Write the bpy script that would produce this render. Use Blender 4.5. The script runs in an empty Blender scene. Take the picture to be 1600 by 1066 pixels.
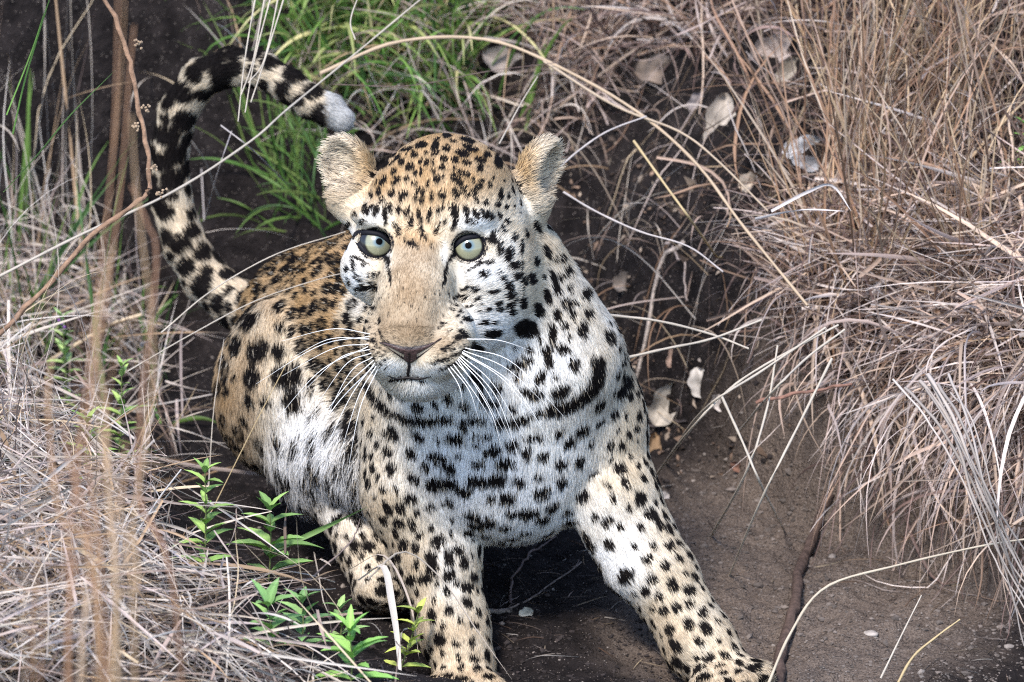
import bpy, math, random
import numpy as np
from mathutils import Vector

random.seed(7)
RNG = np.random.default_rng(11)
scene = bpy.context.scene
COL = scene.collection

# ------------------------------------------------------------------ camera
TH = math.radians(20.0)          # the camera looks 20 degrees down
DIST = 9.0                       # metres from the leopard's face
SC = 1500.0                      # picture units per metre at that distance
T0 = np.array([0.0, 0.0, 0.367])
RV = np.array([1.0, 0.0, 0.0])
UV = np.array([0.0, math.sin(TH), math.cos(TH)])
FV = np.array([0.0, -math.cos(TH), math.sin(TH)])
cam_data = bpy.data.cameras.new("camera")
cam = bpy.data.objects.new("camera", cam_data)
COL.objects.link(cam)
cam.location = Vector(T0 + FV * DIST)
cam.rotation_euler = (math.radians(90) - TH, 0, 0)
cam_data.sensor_width = 36.0
cam_data.lens = 36.0 * DIST / (1600.0 / SC)
cam_data.clip_start = 0.5
cam_data.clip_end = 400.0
cam_data.dof.use_dof = True
cam_data.dof.focus_distance = DIST - 0.03
cam_data.dof.aperture_fstop = 9.5
scene.camera = cam

# ------------------------------------------------------------------ light
SUN_EL, SUN_AZ = math.radians(54), math.radians(-24)    # azimuth from the camera side, + = to the right
sun_dir = Vector((math.sin(SUN_AZ) * math.cos(SUN_EL), -math.cos(SUN_AZ) * math.cos(SUN_EL), math.sin(SUN_EL)))
world = bpy.data.worlds.new("World")
scene.world = world
world.use_nodes = True
wn = world.node_tree.nodes
wl = world.node_tree.links
sky = wn.new("ShaderNodeTexSky")
sky.sky_type = 'NISHITA'
sky.sun_disc = False
sky.sun_elevation = SUN_EL
sky.sun_rotation = math.atan2(sun_dir.x, sun_dir.y)
sky.air_density = 1.0
sky.dust_density = 0.8
sky.ozone_density = 1.5
wl.new(sky.outputs[0], wn["Background"].inputs[0])
wn["Background"].inputs[1].default_value = 0.11
sun_data = bpy.data.lights.new("sun", 'SUN')
sun_data.energy = 1.5
sun_data.angle = math.radians(12)
sun_data.color = (1.0, 0.92, 0.83)
sun = bpy.data.objects.new("sun", sun_data)
COL.objects.link(sun)
sun.rotation_euler = sun_dir.to_track_quat('Z', 'Y').to_euler()
sun.location = (0, 0, 6)

scene.view_settings.view_transform = 'Standard'
scene.view_settings.look = 'None'
scene.view_settings.gamma = 1.0
scene.view_settings.use_curve_mapping = False
scene.view_settings.exposure = 1.75
scene.render.engine = 'CYCLES'
scene.cycles.max_bounces = 6
scene.cycles.diffuse_bounces = 3
scene.cycles.use_denoising = False
scene.cycles.pixel_filter_type = 'BLACKMAN_HARRIS'
scene.cycles.filter_width = 1.15

# ------------------------------------------------------------------ helpers
def V(px, py, w):
    """A place in the scene: w is how far it stands towards the camera from the face's distance (picture units)."""
    px = np.asarray(px, float); py = np.asarray(py, float); w = np.asarray(w, float)
    s = (DIST - w / SC) / DIST
    return (T0 + ((px - 800.0) / SC * s)[..., None] * RV + ((533.0 - py) / SC * s)[..., None] * UV + (w / SC)[..., None] * FV)

def proj(p):
    q = p - T0
    w = q @ FV
    s = DIST / (DIST - w)
    return 800 + (q @ RV) * s * SC, 533 - (q @ UV) * s * SC, w * SC

def lerp(a, b, t): return a + (b - a) * t
def sstep(a, b, x):
    t = np.clip((x - a) / (b - a), 0, 1); return t * t * (3 - 2 * t)

def vnoise(p, seed=0):
    """Lattice noise, -1..1, p is (N,3)."""
    p = np.asarray(p, np.float64)
    i = np.floor(p).astype(np.int64); f = p - i
    f = f * f * (3 - 2 * f)
    def h(ix, iy, iz):
        n = (ix * 374761393 + iy * 668265263 + iz * 2147483647 + seed * 1274126177) & 0x7fffffff
        n = ((n ^ (n >> 13)) * 1274126177) & 0x7fffffff
        return ((n ^ (n >> 16)) & 0xffff) / 32767.5 - 1.0
    r = 0
    for dx in (0, 1):
        wx = f[:, 0] if dx else 1 - f[:, 0]
        for dy in (0, 1):
            wy = f[:, 1] if dy else 1 - f[:, 1]
            for dz in (0, 1):
                wz = f[:, 2] if dz else 1 - f[:, 2]
                r = r + wx * wy * wz * h(i[:, 0] + dx, i[:, 1] + dy, i[:, 2] + dz)
    return r

def fbm(p, seed=0, oct=3):
    r, a = 0, 1.0
    for k in range(oct):
        r = r + a * vnoise(p * (2.03 ** k), seed + k * 17); a *= 0.5
    return r

def nrm(v):
    return v / np.maximum(np.linalg.norm(v, axis=-1, keepdims=True), 1e-9)

def tag(o, label=None, cat=None, group=None, kind=None):
    if label: o["label"] = label
    if cat: o["category"] = cat
    if group: o["group"] = group
    if kind: o["kind"] = kind
    return o

def empty(name, loc):
    o = bpy.data.objects.new(name, None)
    o.empty_display_size = 0.02
    o.location = Vector(loc)
    COL.objects.link(o)
    return o

def link(name, me, mat=None, parent=None):
    o = bpy.data.objects.new(name, me)
    COL.objects.link(o)
    if mat is not None:
        me.materials.clear(); me.materials.append(mat)
    if parent is not None:
        o.parent = parent
        o.location = -parent.location
    return o

def mesh_np(name, verts, faces, cols=None, smooth=True):
    """verts (N,3), faces (M,3|4) arrays -> mesh."""
    me = bpy.data.meshes.new(name)
    verts = np.ascontiguousarray(verts, np.float32); faces = np.ascontiguousarray(faces, np.int32)
    me.vertices.add(len(verts)); me.vertices.foreach_set("co", verts.ravel())
    m, k = faces.shape
    me.loops.add(m * k); me.loops.foreach_set("vertex_index", faces.ravel())
    me.polygons.add(m)
    me.polygons.foreach_set("loop_start", np.arange(0, m * k, k, dtype=np.int32))
    me.polygons.foreach_set("loop_total", np.full(m, k, np.int32))
    me.polygons.foreach_set("use_smooth", np.full(m, smooth, bool))
    if cols is not None:
        a = me.attributes.new("Col", 'FLOAT_COLOR', 'POINT')
        c = np.ones((len(verts), 4), np.float32); c[:, :3] = cols
        a.data.foreach_set("color", c.ravel())
    me.update(calc_edges=True)
    me.validate()
    return me

# ------------------------------------------------------------------ materials
def new_mat(name):
    m = bpy.data.materials.new(name); m.use_nodes = True
    nt = m.node_tree
    return m, nt.nodes, nt.links, nt.nodes["Principled BSDF"], nt.nodes["Material Output"]

def mat_attr(name, rough=0.7, spec=0.3, trans=0.0, noise=None, bump=None):
    """Colour from the object's own colour attribute, varied by a fine noise."""
    m, n, l, b, out = new_mat(name)
    at = n.new("ShaderNodeAttribute"); at.attribute_name = "Col"
    col = at.outputs["Color"]
    if noise:
        tc = n.new("ShaderNodeTexCoord")
        nz = n.new("ShaderNodeTexNoise"); nz.inputs["Scale"].default_value = noise[0]; nz.inputs["Detail"].default_value = 4
        l.new(tc.outputs["Object"], nz.inputs["Vector"])
        mr = n.new("ShaderNodeMapRange"); mr.inputs[1].default_value = 0.3; mr.inputs[2].default_value = 0.7
        mr.inputs[3].default_value = 1 - noise[1]; mr.inputs[4].default_value = 1 + noise[1]
        l.new(nz.outputs["Fac"], mr.inputs[0])
        vm = n.new("ShaderNodeVectorMath"); vm.operation = 'SCALE'
        l.new(col, vm.inputs[0]); l.new(mr.outputs[0], vm.inputs["Scale"])
        col = vm.outputs[0]
        if bump:
            bp = n.new("ShaderNodeBump"); bp.inputs["Strength"].default_value = bump; bp.inputs["Distance"].default_value = 0.004
            l.new(nz.outputs["Fac"], bp.inputs["Height"]); l.new(bp.outputs[0], b.inputs["Normal"])
    l.new(col, b.inputs["Base Color"])
    b.inputs["Roughness"].default_value = rough
    b.inputs["Specular IOR Level"].default_value = spec
    if trans > 0:
        tr = n.new("ShaderNodeBsdfTranslucent"); l.new(col, tr.inputs["Color"])
        mx = n.new("ShaderNodeMixShader"); mx.inputs[0].default_value = trans
        l.new(b.outputs[0], mx.inputs[1]); l.new(tr.outputs[0], mx.inputs[2]); l.new(mx.outputs[0], out.inputs["Surface"])
    return m

M_GRASS = mat_attr("dry_grass", 0.6, 0.35, 0.18)
M_GREEN = mat_attr("green_blade", 0.5, 0.4, 0.3, (60, 0.12))
M_LEAF = mat_attr("plant_leaf", 0.8, 0.2, 0.35, (90, 0.18), 0.2)
M_DEAD = mat_attr("dead_leaf", 0.85, 0.15, 0.1, (45, 0.35), 0.5)
M_TWIG = mat_attr("twig_bark", 0.9, 0.2, 0.0, (120, 0.35), 0.8)
M_STONE = mat_attr("stone", 0.9, 0.2, 0.0, (70, 0.3), 0.6)

# ------------------------------------------------------------------ the ground
YB_X = np.array([-3, -0.9, -0.5, -0.15, 0.0, 0.12, 0.20, 0.27, 0.34, 0.42, 0.53, 0.75, 1.2, 3.0])
YB_Y = np.array([1.0, 1.0, 1.08, 1.02, 0.92, 0.80, 0.66, 0.50, 0.38, 0.29, 0.19, 0.03, -0.2, -0.9])
LM_Y = np.array([-3, -0.35, -0.1, 0.08, 0.22, 0.40, 0.65, 0.85, 1.1, 3])
LM_X = np.array([0.4, 0.1, -0.06, -0.15, -0.26, -0.36, -0.42, -0.50, -0.62, -0.7])

def terrain(x, y):
    x = np.asarray(x, float); y = np.asarray(y, float)
    sh = x.shape; x = x.ravel(); y = y.ravel()
    P = np.stack([x, y, np.zeros_like(x)], 1)
    n1 = vnoise(P * 5.0, 3); n2 = vnoise(P * 14.0, 5); n3 = vnoise(P * 42.0, 9); n4 = vnoise(P * 110.0, 13)
    q = y - np.interp(x, YB_X, YB_Y) + 0.035 * n1 + 0.02 * n2
    right = sstep(0.05, 0.3, x)
    lip = lerp(0.06, 0.17, right); slope = lerp(1.0, 0.48, right) + 1.3 * sstep(-0.10, -0.32, x)  # left bank shaped steeper to keep sky light off the hollow
    qq = np.maximum(q, 0)
    bank = lip * sstep(-0.02, 0.10, q) + slope * np.minimum(qq, 0.75) + 0.12 * np.maximum(qq - 0.75, 0)
    bank = np.minimum(bank, 0.95 + 0.05 * n1)
    e = np.interp(y, LM_Y, LM_X) - x + 0.03 * n1
    ee = np.maximum(e, 0)
    mound = 0.22 * (1 - np.exp(-ee / 0.28)) + 0.05 * np.minimum(ee, 2.0)
    mound = mound * sstep(0.85, 0.42, y) * sstep(-2.0, -0.3, y)
    z = np.maximum(bank, 0) + mound
    n5 = 1 - np.abs(vnoise(P * 26.0, 23)); z = z + (0.004 + 0.012 * np.clip(q * 6, 0, 1)) * (n5 - 0.5)
    z = z + 0.010 * n1 + 0.006 * n2 + (0.0045 + 0.006 * np.clip(q * 8, 0, 1)) * n3 + 0.0030 * n4
    return z.reshape(sh)

def ground_hit(px, py, steps=260):
    """Where the line of sight through a picture point meets the ground."""
    px = np.atleast_1d(np.asarray(px, float)); py = np.atleast_1d(np.asarray(py, float))
    C = T0 + FV * DIST
    d = nrm(V(px, py, np.zeros_like(px)) - C)
    t = np.full(len(px), 8.0); hit = np.zeros(len(px), bool)
    for k in range(steps):
        p = C + d * t[:, None]
        g = p[:, 2] - terrain(p[:, 0], p[:, 1])
        hit |= g < 0.001
        t = np.where(hit, t, t + np.maximum(g * 0.5, 0.0015))
    return C + d * t[:, None]

def build_ground():
    fx = np.arange(-0.85, 0.851, 0.005)
    fy = np.arange(-0.30, 1.75, 0.005)
    xs = np.concatenate([-0.85 - np.geomspace(0.02, 40, 26)[::-1], fx, 0.85 + np.geomspace(0.02, 40, 26)])
    ys = np.concatenate([-0.30 - np.geomspace(0.02, 40, 26)[::-1], fy, 1.75 + np.geomspace(0.02, 60, 28)])
    X, Y = np.meshgrid(xs, ys, indexing='ij')
    Z = terrain(X, Y)
    n, m = X.shape
    idx = np.arange(n * m).reshape(n, m)
    F = np.stack([idx[:-1, :-1], idx[1:, :-1], idx[1:, 1:], idx[:-1, 1:]], -1).reshape(-1, 4)
    me = mesh_np("ground", np.stack([X, Y, Z], -1).reshape(-1, 3), F)
    mt, nd, l, b, out = new_mat("soil")
    tc = nd.new("ShaderNodeTexCoord")
    big = nd.new("ShaderNodeTexNoise"); big.inputs["Scale"].default_value = 3.2; big.inputs["Detail"].default_value = 5
    mid = nd.new("ShaderNodeTexNoise"); mid.inputs["Scale"].default_value = 38; mid.inputs["Detail"].default_value = 6
    grain = nd.new("ShaderNodeTexNoise"); grain.inputs["Scale"].default_value = 420; grain.inputs["Detail"].default_value = 3
    for t in (big, mid, grain): l.new(tc.outputs["Object"], t.inputs["Vector"])
    # dry sandy patch on the open floor to the right, damp dark earth elsewhere, deepened to stand in for shade
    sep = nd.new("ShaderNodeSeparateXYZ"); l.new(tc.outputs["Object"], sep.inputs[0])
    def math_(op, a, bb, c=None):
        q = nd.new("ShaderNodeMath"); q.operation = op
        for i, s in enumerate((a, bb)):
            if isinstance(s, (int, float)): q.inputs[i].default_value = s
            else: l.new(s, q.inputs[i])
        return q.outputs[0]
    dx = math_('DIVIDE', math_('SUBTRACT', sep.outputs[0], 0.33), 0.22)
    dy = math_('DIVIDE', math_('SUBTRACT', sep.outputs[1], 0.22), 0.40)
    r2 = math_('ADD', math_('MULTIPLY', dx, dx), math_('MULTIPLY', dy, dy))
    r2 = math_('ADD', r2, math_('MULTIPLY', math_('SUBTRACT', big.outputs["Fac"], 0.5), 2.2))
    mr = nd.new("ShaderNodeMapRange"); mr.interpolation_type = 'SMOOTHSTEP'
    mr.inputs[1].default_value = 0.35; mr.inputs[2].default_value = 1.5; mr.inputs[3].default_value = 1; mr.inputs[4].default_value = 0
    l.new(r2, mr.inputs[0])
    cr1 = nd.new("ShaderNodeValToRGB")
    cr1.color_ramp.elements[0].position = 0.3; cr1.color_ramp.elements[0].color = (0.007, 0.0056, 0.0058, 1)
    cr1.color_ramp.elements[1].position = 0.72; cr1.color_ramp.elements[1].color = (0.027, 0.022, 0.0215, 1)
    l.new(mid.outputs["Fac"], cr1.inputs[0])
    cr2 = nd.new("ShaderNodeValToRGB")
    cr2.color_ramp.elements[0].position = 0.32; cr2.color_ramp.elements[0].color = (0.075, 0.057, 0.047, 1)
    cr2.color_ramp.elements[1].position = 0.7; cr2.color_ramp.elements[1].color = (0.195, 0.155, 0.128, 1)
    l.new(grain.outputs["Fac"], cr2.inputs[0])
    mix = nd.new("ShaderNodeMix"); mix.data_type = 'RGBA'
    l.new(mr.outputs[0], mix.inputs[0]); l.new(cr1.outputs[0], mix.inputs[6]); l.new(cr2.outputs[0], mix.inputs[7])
    # pale sand grains
    vor = nd.new("ShaderNodeTexVoronoi"); vor.inputs["Scale"].default_value = 520
    l.new(tc.outputs["Object"], vor.inputs["Vector"])
    sp = nd.new("ShaderNodeSeparateColor"); l.new(vor.outputs["Color"], sp.inputs[0])
    gt = math_('GREATER_THAN', sp.outputs[0], 0.93)
    gf = math_('MULTIPLY', gt, math_('LESS_THAN', vor.outputs["Distance"], 0.33))
    mix2 = nd.new("ShaderNodeMix"); mix2.data_type = 'RGBA'
    mix2.inputs[7].default_value = (0.20, 0.17, 0.15, 1)
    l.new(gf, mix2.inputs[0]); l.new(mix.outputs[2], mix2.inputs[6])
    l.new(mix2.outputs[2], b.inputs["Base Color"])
    b.inputs["Roughness"].default_value = 0.95; b.inputs["Specular IOR Level"].default_value = 0.11
    bp1 = nd.new("ShaderNodeBump"); bp1.inputs["Strength"].default_value = 0.9; bp1.inputs["Distance"].default_value = 0.016
    l.new(mid.outputs["Fac"], bp1.inputs["Height"])
    bp2 = nd.new("ShaderNodeBump"); bp2.inputs["Strength"].default_value = 0.8; bp2.inputs["Distance"].default_value = 0.005
    l.new(grain.outputs["Fac"], bp2.inputs["Height"]); l.new(bp1.outputs[0], bp2.inputs["Normal"])
    l.new(bp2.outputs[0], b.inputs["Normal"])
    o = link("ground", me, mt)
    tag(o, "dark crumbly soil of the gully floor and its banks", None, None, "structure")
build_ground()
# ------------------------------------------------------------------ the leopard: one continuous body
# Each solid is (kind, geometry, blend, region).  A region says how the coat grows there.
REG = {  # region: hair length m, lift off the skin, whiteness, hairs per mm2
    'head': (0.0065, 0.30, 0.15, 0.95), 'muzzle': (0.0045, 0.30, 0.25, 1.1), 'jaw': (0.011, 0.45, 0.90, 1.1),
    'ear': (0.0055, 0.40, 0.45, 1.6), 'neck': (0.0125, 0.30, 0.52, 0.85), 'chest': (0.0150, 0.30, 0.90, 0.85),
    'back': (0.012, 0.30, 0.0, 0.6), 'thigh': (0.013, 0.30, 0.12, 0.6), 'knee': (0.016, 0.38, 0.45, 0.65), 'belly': (0.036, 0.42, 1.0, 0.6),
    'foreleg': (0.010, 0.28, 0.40, 0.75), 'inner': (0.014, 0.30, 0.95, 0.7), 'hindleg': (0.009, 0.30, 0.55, 0.6), 'tail': (0.010, 0.30, 0.48, 0.7)}
REGN = list(REG)
PR = []
def sc_(w): return (DIST - w / SC) / DIST / SC
def cone(a, b, k, reg, flow=None):
    A, B = V(*a[:3]), V(*b[:3])
    f = nrm(B - A) if flow is None else flow
    PR.append(dict(t='c', a=A, b=B, ra=a[3] * sc_(a[2]), rb=b[3] * sc_(b[2]), k=k, reg=reg, flow=f))
def rotm(yaw=0, pitch=0, roll=0):
    """Columns: the solid's own right, up and out axes, starting as the picture's."""
    B = np.stack([RV, UV, FV], 1)
    cy, sy = math.cos(math.radians(yaw)), math.sin(math.radians(yaw))
    cp, sp = math.cos(math.radians(pitch)), math.sin(math.radians(pitch))
    cr, sr = math.cos(math.radians(roll)), math.sin(math.radians(roll))
    Ry = np.array([[cy, 0, sy], [0, 1, 0], [-sy, 0, cy]])
    Rx = np.array([[1, 0, 0], [0, cp, -sp], [0, sp, cp]])
    Rz = np.array([[cr, -sr, 0], [sr, cr, 0], [0, 0, 1]])
    return B @ (Rz @ Ry @ Rx)
def ell(c, r, k, reg, flow=None, yaw=0, pitch=0, roll=0):
    s = sc_(c[2])
    PR.append(dict(t='e', c=V(*c), r=np.array(r, float) * s, R=rotm(yaw, pitch, roll), k=k, reg=reg, flow=flow if flow is not None else -UV))
def ear(c, r, cut_off, cut_r, k, yaw, pitch, roll):
    s = sc_(c[2])
    PR.append(dict(t='ear', c=V(*c), r=np.array(r, float) * s, R=rotm(yaw, pitch, roll), co=np.array(cut_off, float) * s,
                   cr=np.array(cut_r, float) * s, k=k, reg='ear', flow=UV))

YAW, ROLL = -11.0, -1.5
HR = rotm(YAW, 0, ROLL)
HO = V(658, 383, 60)            # between the eyes
def H(x, u, f):                 # head-local picture units -> picture place
    p = HO + HR @ (np.array([x, u, f], float) / SC)
    a, b, c = proj(p); return (float(a), float(b), float(c))
def hell(c, r, k, reg, pitch=0, roll=0, yaw=0):
    PR.append(dict(t='e', c=V(*H(*c)), r=np.array(r, float) / SC, R=rotm(YAW + yaw, pitch, ROLL + roll), k=k, reg=reg, flow=None))
def hcone(a, ra, b, rb, k, reg):
    cone((*H(*a), ra), (*H(*b), rb), k, reg)

# torso and hindquarters
cone((770, 600, -330, 175), (610, 520, -600, 160), 0.03, 'back', nrm(V(500, 480, -800) - V(760, 560, -300)))
cone((610, 520, -600, 158), (508, 522, -770, 140), 0.03, 'back', nrm(V(500, 520, -800) - V(700, 560, -400)))
ell((440, 612, -640), (104, 130, 112), 0.025, 'thigh', nrm(V(360, 700, -600) - V(450, 500, -640)))
cone((436, 532, -575, 62), (455, 600, -560, 78), 0.025, 'knee', nrm(V(470, 760, -480) - V(420, 520, -560)))
ell((500, 672, -560), (84, 112, 85), 0.03, 'belly', nrm(V(540, 800, -500) - V(470, 560, -540)))
cone((545, 700, -480, 70), (620, 720, -380, 70), 0.03, 'belly', nrm(V(560, 820, -420) - V(560, 640, -460)))
cone((525, 760, -520, 50), (575, 850, -440, 46), 0.02, 'hindleg')
cone((575, 850, -440, 46), (592, 905, -400, 44), 0.02, 'hindleg')
ell((602, 925, -370), (46, 34, 60), 0.015, 'hindleg', nrm(V(610, 950, -300) - V(590, 880, -420)))
# neck, chest, shoulders
cone((720, 420, -120, 118), (800, 560, -190, 150), 0.04, 'neck', nrm(V(820, 640, -120) - V(740, 400, -60)))
cone((806, 410, -84, 70), (872, 560, -130, 92), 0.045, 'neck', nrm(V(880, 620, -110) - V(810, 380, -90)))
ell((775, 668, -235), (196, 168, 165), 0.035, 'chest', nrm(V(775, 860, -140) - V(775, 600, -70)))
ell((740, 590, -150), (135, 100, 120), 0.03, 'chest', nrm(V(740, 700, -30) - V(740, 560, -30)))
ell((790, 770, -225), (110, 72, 110), 0.025, 'chest', nrm(V(790, 880, -160) - V(790, 700, -90)))
cone((895, 560, -250, 78), (925, 660, -235, 78), 0.03, 'foreleg')
ell((902, 585, -205), (58, 74, 62), 0.018, 'neck', nrm(V(930, 700, -170) - V(890, 520, -170)), roll=14)
ell((962, 770, -205), (50, 46, 56), 0.016, 'foreleg', nrm(V(1000, 860, -170) - V(950, 740, -170)))
ell((640, 745, -205), (58, 60, 56), 0.02, 'foreleg', nrm(V(660, 860, -170) - V(640, 700, -170)))
cone((640, 640, -260, 74), (655, 770, -230, 80), 0.03, 'foreleg')
# forelegs
cone((925, 650, -230, 74), (955, 760, -222, 64), 0.022, 'foreleg')
cone((955, 760, -222, 64), (1030, 900, -200, 55), 0.015, 'foreleg')
cone((1030, 900, -200, 55), (1092, 1005, -178, 52), 0.015, 'foreleg')
cone((925, 770, -200, 44), (985, 880, -190, 44), 0.018, 'inner')
cone((1092, 1005, -178, 52), (1128, 1048, -150, 46), 0.015, 'foreleg')
for tx, ty, tw in ((1098, 1078, -95), (1130, 1078, -78), (1162, 1070, -84), (1186, 1056, -108)):
    cone((1120, 1050, -150, 34), (tx, ty, tw, 24), 0.008, 'foreleg')
cone((655, 770, -230, 80), (683, 870, -215, 64), 0.022, 'foreleg')
cone((683, 870, -215, 64), (706, 975, -196, 53), 0.015, 'foreleg')
cone((706, 975, -196, 53), (724, 1040, -170, 50), 0.015, 'foreleg')
for tx, ty, tw in ((684, 1082, -104), (712, 1092, -86), (744, 1092, -84), (772, 1084, -102)):
    cone((724, 1058, -160, 36), (tx, ty, tw, 25), 0.008, 'foreleg')
# tail
TAIL = [(420, 500, -930, 52), (372, 476, -985, 45), (325, 440, -1010, 42), (290, 385, -1015, 39), (268, 315, -1015, 36), (264, 240, -1010, 34), (278, 175, -1000, 34),
        (312, 124, -985, 34), (360, 104, -970, 34), (408, 110, -955, 32), (448, 132, -945, 30), (484, 158, -938, 29), (510, 170, -932, 28), (530, 184, -928, 24)]
for a, b in zip(TAIL[:-1], TAIL[1:]):
    a = (*a[:3], a[3] * 0.83); b = (*b[:3], b[3] * 0.83)
    cone(a, b, 0.006, 'tail')
# head
hell((20, 42, -86), (121, 134, 116), 0.02, 'head')
hell((12, 62, -38), (92, 78, 70), 0.025, 'head')
hell((112, -50, -66), (52, 78, 54), 0.045, 'head')
for s in (-1, 1):
    hell((s * 84, -42 - 4 * s, -40 - 6 * s), (48, 58 + 8 * s, 56), 0.024, 'head')
    hell((s * 66, 39, 6), (44, 21, 34), 0.015, 'head', roll=s * 8)
    hell((s * 74, -2, -16), (38, 34, 36), 0.010, 'head')
    hell((s * 58 + 14, -116, -52), (38 + 6 * s, 50, 50), 0.025, 'jaw')
hcone((0, 26, -14), 46, (3, -92, 68), 50, 0.026, 'head')
hcone((3, -80, 60), 55, (5, -134, 94), 46, 0.018, 'muzzle')
for s in (-1, 1):
    hell((13 + s * 39, -166, 86), (47, 38, 44), 0.009, 'muzzle', roll=s * 16)
    hell((11 + s * 50, -138, 48), (38, 48, 48), 0.016, 'muzzle')
hell((5, -146, 120), (38, 24, 24), 0.010, 'muzzle')
hell((10, -208, 54), (38, 22, 32), 0.011, 'jaw')
hell((4, -188, -4), (70, 46, 84), 0.03, 'jaw')
# ears
ear((547, 266, -40), (39, 57, 30), (-2, 6, 23), (32, 48, 32), 0.008, -14, -10, 28)
ear((838, 274, -50), (39, 63, 30), (2, 6, 23), (31, 52, 32), 0.008, 56, -12, -33)
cone((575, 300, -40, 26), (545, 312, -28, 22), 0.012, 'ear', -RV)
cone((572, 338, -22, 34), (536, 316, -30, 20), 0.02, 'head', nrm(-RV + 0.8 * UV))
cone((800, 336, -40, 36), (834, 326, -44, 22), 0.02, 'head', nrm(RV + 0.6 * UV))
cone((800, 300, -45, 28), (828, 322, -34, 22), 0.012, 'ear', RV)
EYES = [(587, 381), (733, 387)]
EYE_W = [float(H(-74, 0, -8)[2]), float(H(74, 0, -8)[2])]
EYE_R = 30.0
CUTS = []
for (ex, ey), ew in zip(EYES, EYE_W):
    CUTS.append(dict(c=V(ex, ey, ew + 32), r=np.array([25.5, 23.5, 40.0]) / SC, R=rotm(0, 0, 0)))
NOSE0 = V(640, 560, 215)

def d_prim(P, p):
    if P['t'] == 'c':
        a, b = P['a'], P['b']; ab = b - a
        t = np.clip(((p - a) @ ab) / (ab @ ab), 0, 1)
        return np.linalg.norm(p - a - t[:, None] * ab, axis=1) - (P['ra'] + (P['rb'] - P['ra']) * t)
    def de(c, r, R):
        q = (p - c) @ R
        k0 = np.linalg.norm(q / r, axis=1); k1 = np.linalg.norm(q / (r * r), axis=1)
        return np.where(k1 > 1e-6, k0 * (k0 - 1) / np.maximum(k1, 1e-6), -r.min())
    d = de(P['c'], P['r'], P['R'])
    if P['t'] == 'ear':
        d = np.maximum(d, -de(P['c'] + P['R'] @ P['co'], P['cr'], P['R']))
    return d

def sdf(p, use=None):
    d = None
    for i, P in enumerate(PR):
        if use is not None and not use[i]: continue
        x = d_prim(P, p)
        if d is None: d = x
        else:
            k = P['k']; h = np.maximum(k - np.abs(d - x), 0) / k
            d = np.minimum(d, x) - h * h * k * 0.25
    for c in CUTS:
        q = (p - c['c']) @ c['R']
        k0 = np.linalg.norm(q / c['r'], axis=1); k1 = np.linalg.norm(q / c['r'] ** 2, axis=1)
        x = -(k0 * (k0 - 1) / np.maximum(k1, 1e-6))
        h = np.maximum(0.003 - np.abs(d - x), 0) / 0.003
        d = np.maximum(d, x) + h * h * 0.003 * 0.25
    return d

HV = 0.0025
def build_field():
    lo, hi = np.full(3, 9.), np.full(3, -9.)
    for P in PR:
        if P['t'] == 'c':
            for q, r in ((P['a'], P['ra']), (P['b'], P['rb'])): lo = np.minimum(lo, q - r); hi = np.maximum(hi, q + r)
        else:
            r = P['r'].max(); lo = np.minimum(lo, P['c'] - r); hi = np.maximum(hi, P['c'] + r)
    lo -= 0.02; hi += 0.02
    B = 12
    nb = np.ceil((hi - lo) / (HV * B)).astype(int)
    ii = np.stack(np.meshgrid(*[np.arange(k) for k in nb], indexing='ij'), -1).reshape(-1, 3)
    cen = lo + (ii + 0.5) * B * HV
    rb = B * HV * 0.5 * math.sqrt(3)
    D = np.stack([d_prim(P, cen) for P in PR], 1)
    full = sdf(cen)
    dim = nb * B
    F = np.empty(tuple(dim), np.float32)
    loc = np.stack(np.meshgrid(*[np.arange(B)] * 3, indexing='ij'), -1).reshape(-1, 3)
    dmin = D.min(1)
    for n in range(len(ii)):
        s = tuple(slice(ii[n, a] * B, ii[n, a] * B + B) for a in range(3))
        if abs(full[n]) > rb + 0.012:
            F[s] = full[n]; continue
        use = D[n] < dmin[n] + 2 * rb + 0.05
        F[s] = sdf(lo + (ii[n] * B + loc) * HV, use).reshape(B, B, B)
    return lo, F
LO, FIELD = build_field()

def field_at(p):
    i = np.round((p - LO) / HV).astype(int)
    ok = np.all((i >= 0) & (i < np.array(FIELD.shape)), axis=1)
    j = np.clip(i, 0, np.array(FIELD.shape) - 1)
    return np.where(ok, FIELD[j[:, 0], j[:, 1], j[:, 2]], 1.0)

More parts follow.
